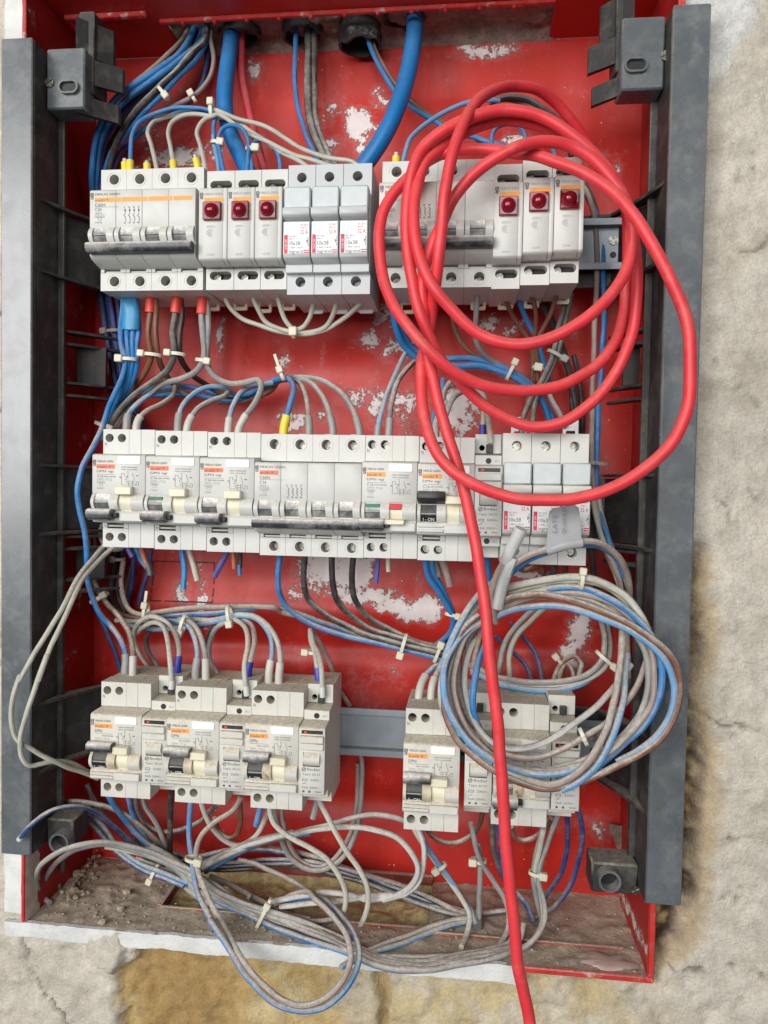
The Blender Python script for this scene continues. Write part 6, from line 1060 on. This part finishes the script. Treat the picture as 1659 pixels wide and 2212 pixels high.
# ================================================================== the red coil
RC_ = [(748,3350,104),(720,3000,103)]
tail = [('0',1152,2260,108),('0',1140,2190,107),('0',1118,2080,106),('0',1104,1950,104),('0',1093,1800,102),('0',1077,1600,100),('0',1061,1440,98),('0',1044,1290,94),('0',1022,1150,89),('0',1000,1050,86)]
A_ = [(432,1790,84),(400,1695,82),(370,1590,80),(336,1450,78),(308,1340,76),(294,1200,76),(287,1060,78),(292,930,80),(322,820,80),(380,690,80),(432,580,80),(502,490,82),(600,410,86),(720,345,88),(850,318,84),(960,330,80),(1080,392,78),(1180,492,78),(1248,600,78),(1280,720,76),(1272,840,76),(1228,960,80),(1150,1070,84),(1000,1190,86),(850,1258,86),(700,1275,86),(560,1230,86),(432,1120,88),(332,1000,90),(266,850,88),(243,700,86),(252,560,82),(292,425,76),(372,345,70),(480,275,66),(600,228,64),(700,216,62),(850,240,60),(1000,312,58),(1130,422,60),(1222,545,64),(1270,660,66),(1288,800,64),(1300,950,62),(1294,1100,62),(1268,1250,62),(1208,1402,62),(1100,1542,62),(950,1642,62),(800,1668,62),(600,1582,64),(432,1432,70),(332,1282,76),(270,1120,80),(226,900,80),(206,700,80),(216,560,80),(240,440,80),(292,340,78),(380,265,78),(500,205,76),(620,172,74),(750,172,72),(880,212,70),(1010,300,70),(1110,390,68),(1198,500,66),(1244,600,60),(1258,710,52),(1258,850,50),(1250,1000,50),(1236,1130,52),(1188,1280,58),(1090,1396,64),(950,1470,70),(800,1495,74),(600,1478,80),(450,1420,86),(332,1320,90),(240,1218,90),(150,1090,84),(96,950,78),(76,800,76),(90,660,74),(140,570,72),(212,490,70),(302,412,68),(402,366,68),(500,352,68),(620,355,70),(720,368,72),(830,386,78),(950,425,84),(1080,480,88),(1190,560,92),(1282,660,96),(1370,800,98),(1450,950,98),(1530,1150,98),(1556,1350,98),(1534,1600,98),(1440,1770,98),(1300,1890,98),(1100,1985,98),(850,2020,98),(650,1992,98),(480,1915,98),(370,1810,94),(302,1670,88),(278,1500,80),(278,1380,76),(298,1280,72),(324,1150,72),(346,1000,84),(362,850,90),(380,650,92),(402,480,92),(432,350,90),(475,230,84),(540,130,70),(620,75,54),(720,52,40),(820,65,30),(900,115,20),(970,190,12),(1030,270,4),(1100,370,-6),(1180,480,-14)]
wire('bright red insulated cable coiled in loops over the top right devices, tail hanging down', 'red', 3.5, 'A', tail + A_, m='red_cable', name='coiled_red_cable', cat='cable', group='red coil', n=18, jit=.8)
# ================================================================== cable ties
def tie(reg, x, y, d, ang, across, label, m='tie_nylon', head=1, depth=None, tail_=0, hs=1.0):
    """nylon strap round a bundle that runs at 'ang' degrees in the picture plane; 'across' = bundle width in mm"""
    c = W(*px(reg, x, y), d); t = thing('cable_tie', label, 'cable tie', c, 'nylon cable ties')
    a = math.radians(ang); e1 = Vector((math.cos(a), 0, math.sin(a))); e2 = Vector((-math.sin(a), 0, math.cos(a))); e3 = Vector((0, -1, 0))
    A = across / 2 + .5; B = (depth or across * .6) / 2 + .6; n = 28; V = []; F = []
    for rr, ww in ((0, -1.15), (.85, -1.15), (.85, 1.15), (0, 1.15)):
        for k in range(n): q = k * 2 * math.pi / n; V.append(e2 * ((A + rr) * math.cos(q)) + e3 * ((B + rr) * math.sin(q)) + e1 * ww)
    for s_ in range(4):
        for k in range(n): F.append((s_ * n + k, s_ * n + (k + 1) % n, ((s_ + 1) % 4) * n + (k + 1) % n, ((s_ + 1) % 4) * n + k))
    mb = MB(); mb.add(V, F); part('strap', mb, m, t)
    mb = MB(); mb.box(-2.4 * hs, 2.4 * hs, -2, 2.2, -2.6 * hs, 2.6 * hs, .6)
    o_ = e2 * (head * (A * .82)) + e3 * (B * .75 + .8); mb.v = [tuple(e1 * v[0] + e2 * v[2] + e3 * (-v[1]) + o_) for v in mb.v]; part('head', mb, m, t)
    if tail_:
        mb = MB(); mb.box(-1.1, 1.1, -.5, .5, 0, tail_, .2); o2 = e2 * (head * (A + 1)) + e3 * B; mb.v = [tuple(e1 * v[0] + e2 * v[2] * head + e3 * (-v[1]) + o2) for v in mb.v]; part('tail', mb, m, t)
    return t
for a in (('1',1060,605,3,40,10,'white tie round the black and blue pair at the top left',), ('1',1255,635,-11,30,5,'lone blocky tie head on the brown wire, top left'), ('26',1180,805,8,0,9,'star shaped tie above the left lamps'),):
    tie(*a, head=-1 if 'pair' in a[-1] else 1)
tie('26',1230,1120,12,80,7,'tie round two blue wires above the first lamp', head=-1, hs=1.05); tie('26',1560,1180,14,85,7,'tie round two blue wires above the second lamp', head=-1, hs=1.1)
tie('9',600,560,21,88,11,'tie round the blue strands under the tape', head=1, hs=1.1); tie('9',755,530,20,85,13,'tie round the brown pair under the first red ferrule', head=1); tie('9',922,525,21,85,11,'tie round the black pair under the second red ferrule', head=1); tie('9',1100,570,21,80,9,'tie round the grey pair under the third red ferrule', head=-1)
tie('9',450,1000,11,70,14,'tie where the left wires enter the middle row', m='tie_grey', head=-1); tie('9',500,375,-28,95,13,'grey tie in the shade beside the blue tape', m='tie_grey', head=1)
tie('10',462,660,2,20,7,'tie with upright tail above the C60N breaker', head=1, tail_=10); tie('10',540,380,14,0,6,'knobbly tie gathering the pale loops under the fuse holders', head=0, hs=1.2)
tie('11',645,452,-9,-25,13,'tie on the blue pair inside the red coil', head=1); tie('11',862,382,-4,60,13,'twisted tie on the black wires inside the red coil', m='tie_grey', head=-1); tie('11',772,440,-14,80,7,'tie on the brown wires inside the red coil', head=0, hs=1.2)
tie('14',1436,375,0,85,17,'grey tie round the vertical pair at the right', m='tie_grey', head=0, hs=.4)
tie('15',600,440,-2,-60,14,'tie on the left wires above the bottom row', head=1); tie('15',880,520,0,-8,11,'tie with its tail up above the first bottom row breaker', head=1, tail_=9); tie('15',1105,600,6,-15,14,'tie hanging above the second bottom row breaker', head=-1, hs=1.15); tie('15',1385,545,6,10,13,'tie on the blue wires above the bottom row, centre', head=-1, hs=1.05)
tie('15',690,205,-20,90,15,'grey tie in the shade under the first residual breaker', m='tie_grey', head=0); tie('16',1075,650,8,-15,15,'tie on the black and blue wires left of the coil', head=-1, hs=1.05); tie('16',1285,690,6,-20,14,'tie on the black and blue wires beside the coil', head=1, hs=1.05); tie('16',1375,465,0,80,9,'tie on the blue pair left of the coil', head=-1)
tie('16',525,690,6,85,10,'yellowed tie end above the bare mounting rail', head=1); tie('C',975,310,66,-4,11,'pale tie on top of the grey coil', head=1, hs=.9); tie('C',1115,775,16,50,15,'tie on the bundle behind the grey coil', head=-1); tie('C',840,775,-20,40,7,'yellowed tie on the brown loop inside the coil', head=1); tie('C',985,1222,73,25,9,'pale tape tie on the lower strands of the grey coil', head=0, hs=.6)
tie('22',1285,640,30,85,10,'tie joining the hanging pair under the second bottom row breaker', head=-1, hs=1.1); tie('22',1025,730,4,-25,12,'yellowed tie on the floor bundle, left', head=-1); tie('23',590,830,22,-25,22,'wide tie round the floor bundle, centre', head=1, tail_=3); tie('23',480,745,8,-25,8,'dusty tie head behind the wide one', head=0, m='tie_grey'); tie('23',1130,1050,32,-20,12,'clear tie at the front of the floor', head=0, hs=1)
tie('24',360,300,10,-55,8,'tie on the blue wire under the right breaker', head=-1); tie('24',572,265,6,90,9,'tie under the relay beside the hanging red cable', head=1, hs=1.1); tie('24',895,335,6,85,9,'tie on the grey pair at the lower right', head=-1, hs=1.1)
# ================================================================== handwritten tag
c = W(*px('C', 880, 62), 78); tg = thing('wire_tag', 'grey folded adhesive tag with handwritten LATE QUADRO on a wire', 'wire tag', c)
def tp(x, y, d=78): return W(*px('C', x, y), d) - c
Pt = [(770,148),(786,142),(800,-60),(812,-90),(840,-100),(940,-122),(965,-105),(972,-60),(975,90),(880,118),(800,140)]
Pt = [(772,160),(784,-48),(792,-80),(815,-98),(900,-112),(935,-118),(958,-100),(968,-40),(974,100),(880,130)]
mb = MB(); n = len(Pt); ctr = tp(875, 20)
V = [tp(x, y, 78.6 + 1.2 * math.sin(x * .05)) for x, y in Pt] + [tp(x, y, 77.6 + 1.2 * math.sin(x * .05)) for x, y in Pt]
mb.add(V, [tuple(range(n)), tuple(range(2 * n - 1, n - 1, -1))] + [(i, (i + 1) % n, (i + 1) % n + n, i + n) for i in range(n)]); part('paper', mb, 'tag_grey', tg, smooth=False)
mb = MB(); Ct = spline([tp(772, 146, 76), tp(880, 114, 76), tp(976, 98, 75)], 2); tube(mb, Ct, 3.4, 12); part('fold', mb, 'tag_grey', tg)
mb = MB()
a0 = tp(832, 44, 80.6); mb.text('LATE', 0, 0, 2.5, 10.5, 0, 1); mb.v = [(v[0] + a0.x, a0.y, v[2] + a0.z) for v in mb.v]
k0 = len(mb.v); a1 = tp(888, 50, 80.6); mb.text('QUADRO', 0, 0, 2.6, 15.5, 0, 1); mb.v[k0:] = [(v[0] + a1.x, a1.y, v[2] + a1.z) for v in mb.v[k0:]]
part('handwriting', mb, 'pen_ink', tg, smooth=False)
# ================================================================== rubble and dust on the box floor
mb = MB(); rnd = random.Random(3)
def crumb(x, d, z, r):
    n = 7; V = []; F = []; ph = rnd.random() * 6
    for j, (zz, rr) in enumerate(((-.4, .7), (.1, 1), (.6, .7))):
        for k in range(n): a_ = k * 2 * math.pi / n + ph; q = r * rr * (.75 + .5 * rnd.random()); V.append((x + q * math.cos(a_), -d + q * math.sin(a_), z + zz * r * (.8 + .4 * rnd.random())))
    V.append((x, -d, z + .85 * r))
    for j in range(2):
        for k in range(n): F.append((j * n + k, j * n + (k + 1) % n, (j + 1) * n + (k + 1) % n, (j + 1) * n + k))
    F += [(2 * n + k, 2 * n + (k + 1) % n, 3 * n) for k in range(n)]; mb.add(V, F)
for i in range(900):
    x = BX0 + 3 + rnd.random() * (BX1 - BX0 - 6); d = BB + 2 + rnd.random() * (BF - BB - 6)
    if HX0 < x < HX1 and d < HD1: continue
    crumb(x, d, BZ0 + .6, .25 + 1.1 * rnd.random() ** 4)
for i in range(70):
    t_ = rnd.random(); x = BX0 + 4 + abs(rnd.gauss(0, 9)); crumb(x + 6 * t_, BB + 8 + 60 * t_ + rnd.gauss(0, 4), BZ0 + 1 + max(0, 8 - (x - BX0) * .4) * rnd.random(), .5 + 1.9 * rnd.random() ** 2)
for i in range(160): crumb(WZ(640, 2000, BZ0).x + rnd.gauss(0, 40), 24 + rnd.gauss(0, 8), BZ0 + .8, .3 + .9 * rnd.random() ** 2)
part('plaster_crumbs', mb, 'crumb', None, smooth=False, kind='stuff')
for (x_, y_), r_, l in (((800, 975), 3.0, 'pale plaster lump lying on the dusty floor near the left'), ((680, 1058), 3.0, 'pale plaster lump at the front left floor edge'), ((840, 860), 3.4, 'pale plaster lump on the floor beside the yellowed tie'), ((480, 850), 4.6, 'big plaster lump against the left wall corner'), ((510, 740), 4.0, 'plaster lump higher up the left corner heap')):
    p = WZ(*px('22', x_, y_), BZ0 + 2); mb = MB(); crumb(0, 0, 0, r_); o = part('plaster_lump', mb, 'crumb', None, smooth=False); o.location = p * S; o['label'] = l; o['category'] = 'plaster lump'; o['group'] = 'plaster lumps on the floor'

# pinkish plaster smear drying in the front right corner of the floor, and the rough side opening
p = W(1372, 2092, 34); mb = MB(); V = []; n = 26
for j, (rr, zz) in enumerate(((1, .2), (.93, .9), (.6, 1.5))):
    for k_ in range(n): a_ = k_ * 2 * math.pi / n; q = rr * (1 + .5 * noise.noise(Vector((math.cos(a_) * 2, math.sin(a_) * 2, j * .4)))); V.append((17 * q * math.cos(a_), -9 * q * math.sin(a_), zz))
V.append((0, 0, 1.6)); mb.add(V, [(j * n + k_, j * n + (k_ + 1) % n, (j + 1) * n + (k_ + 1) % n, (j + 1) * n + k_) for j in range(2) for k_ in range(n)] + [(2 * n + k_, 2 * n + (k_ + 1) % n, 3 * n) for k_ in range(n)])
mat('plaster_pink', (196, 172, 162), .9, var=.12, scale=60)
o = part('plaster_smear', mb, 'plaster_pink'); o.location = Vector((347, -33, BZ0 + .2)) * S; o['label'] = 'pinkish dried plaster smear in the front right corner of the box'; o['category'] = 'plaster smear'
mb = MB(); a = W(1312, 1778, -44); b = W(1368, 1852, -44)
mb.add([(a.x, 43.5, a.z), (b.x - 2, 43, a.z - 2), (b.x + 3, 43.5, b.z), (a.x + 10, 43, b.z)], [(0, 1, 2, 3)]); part('dirt_opening', mb, 'mortar', box)
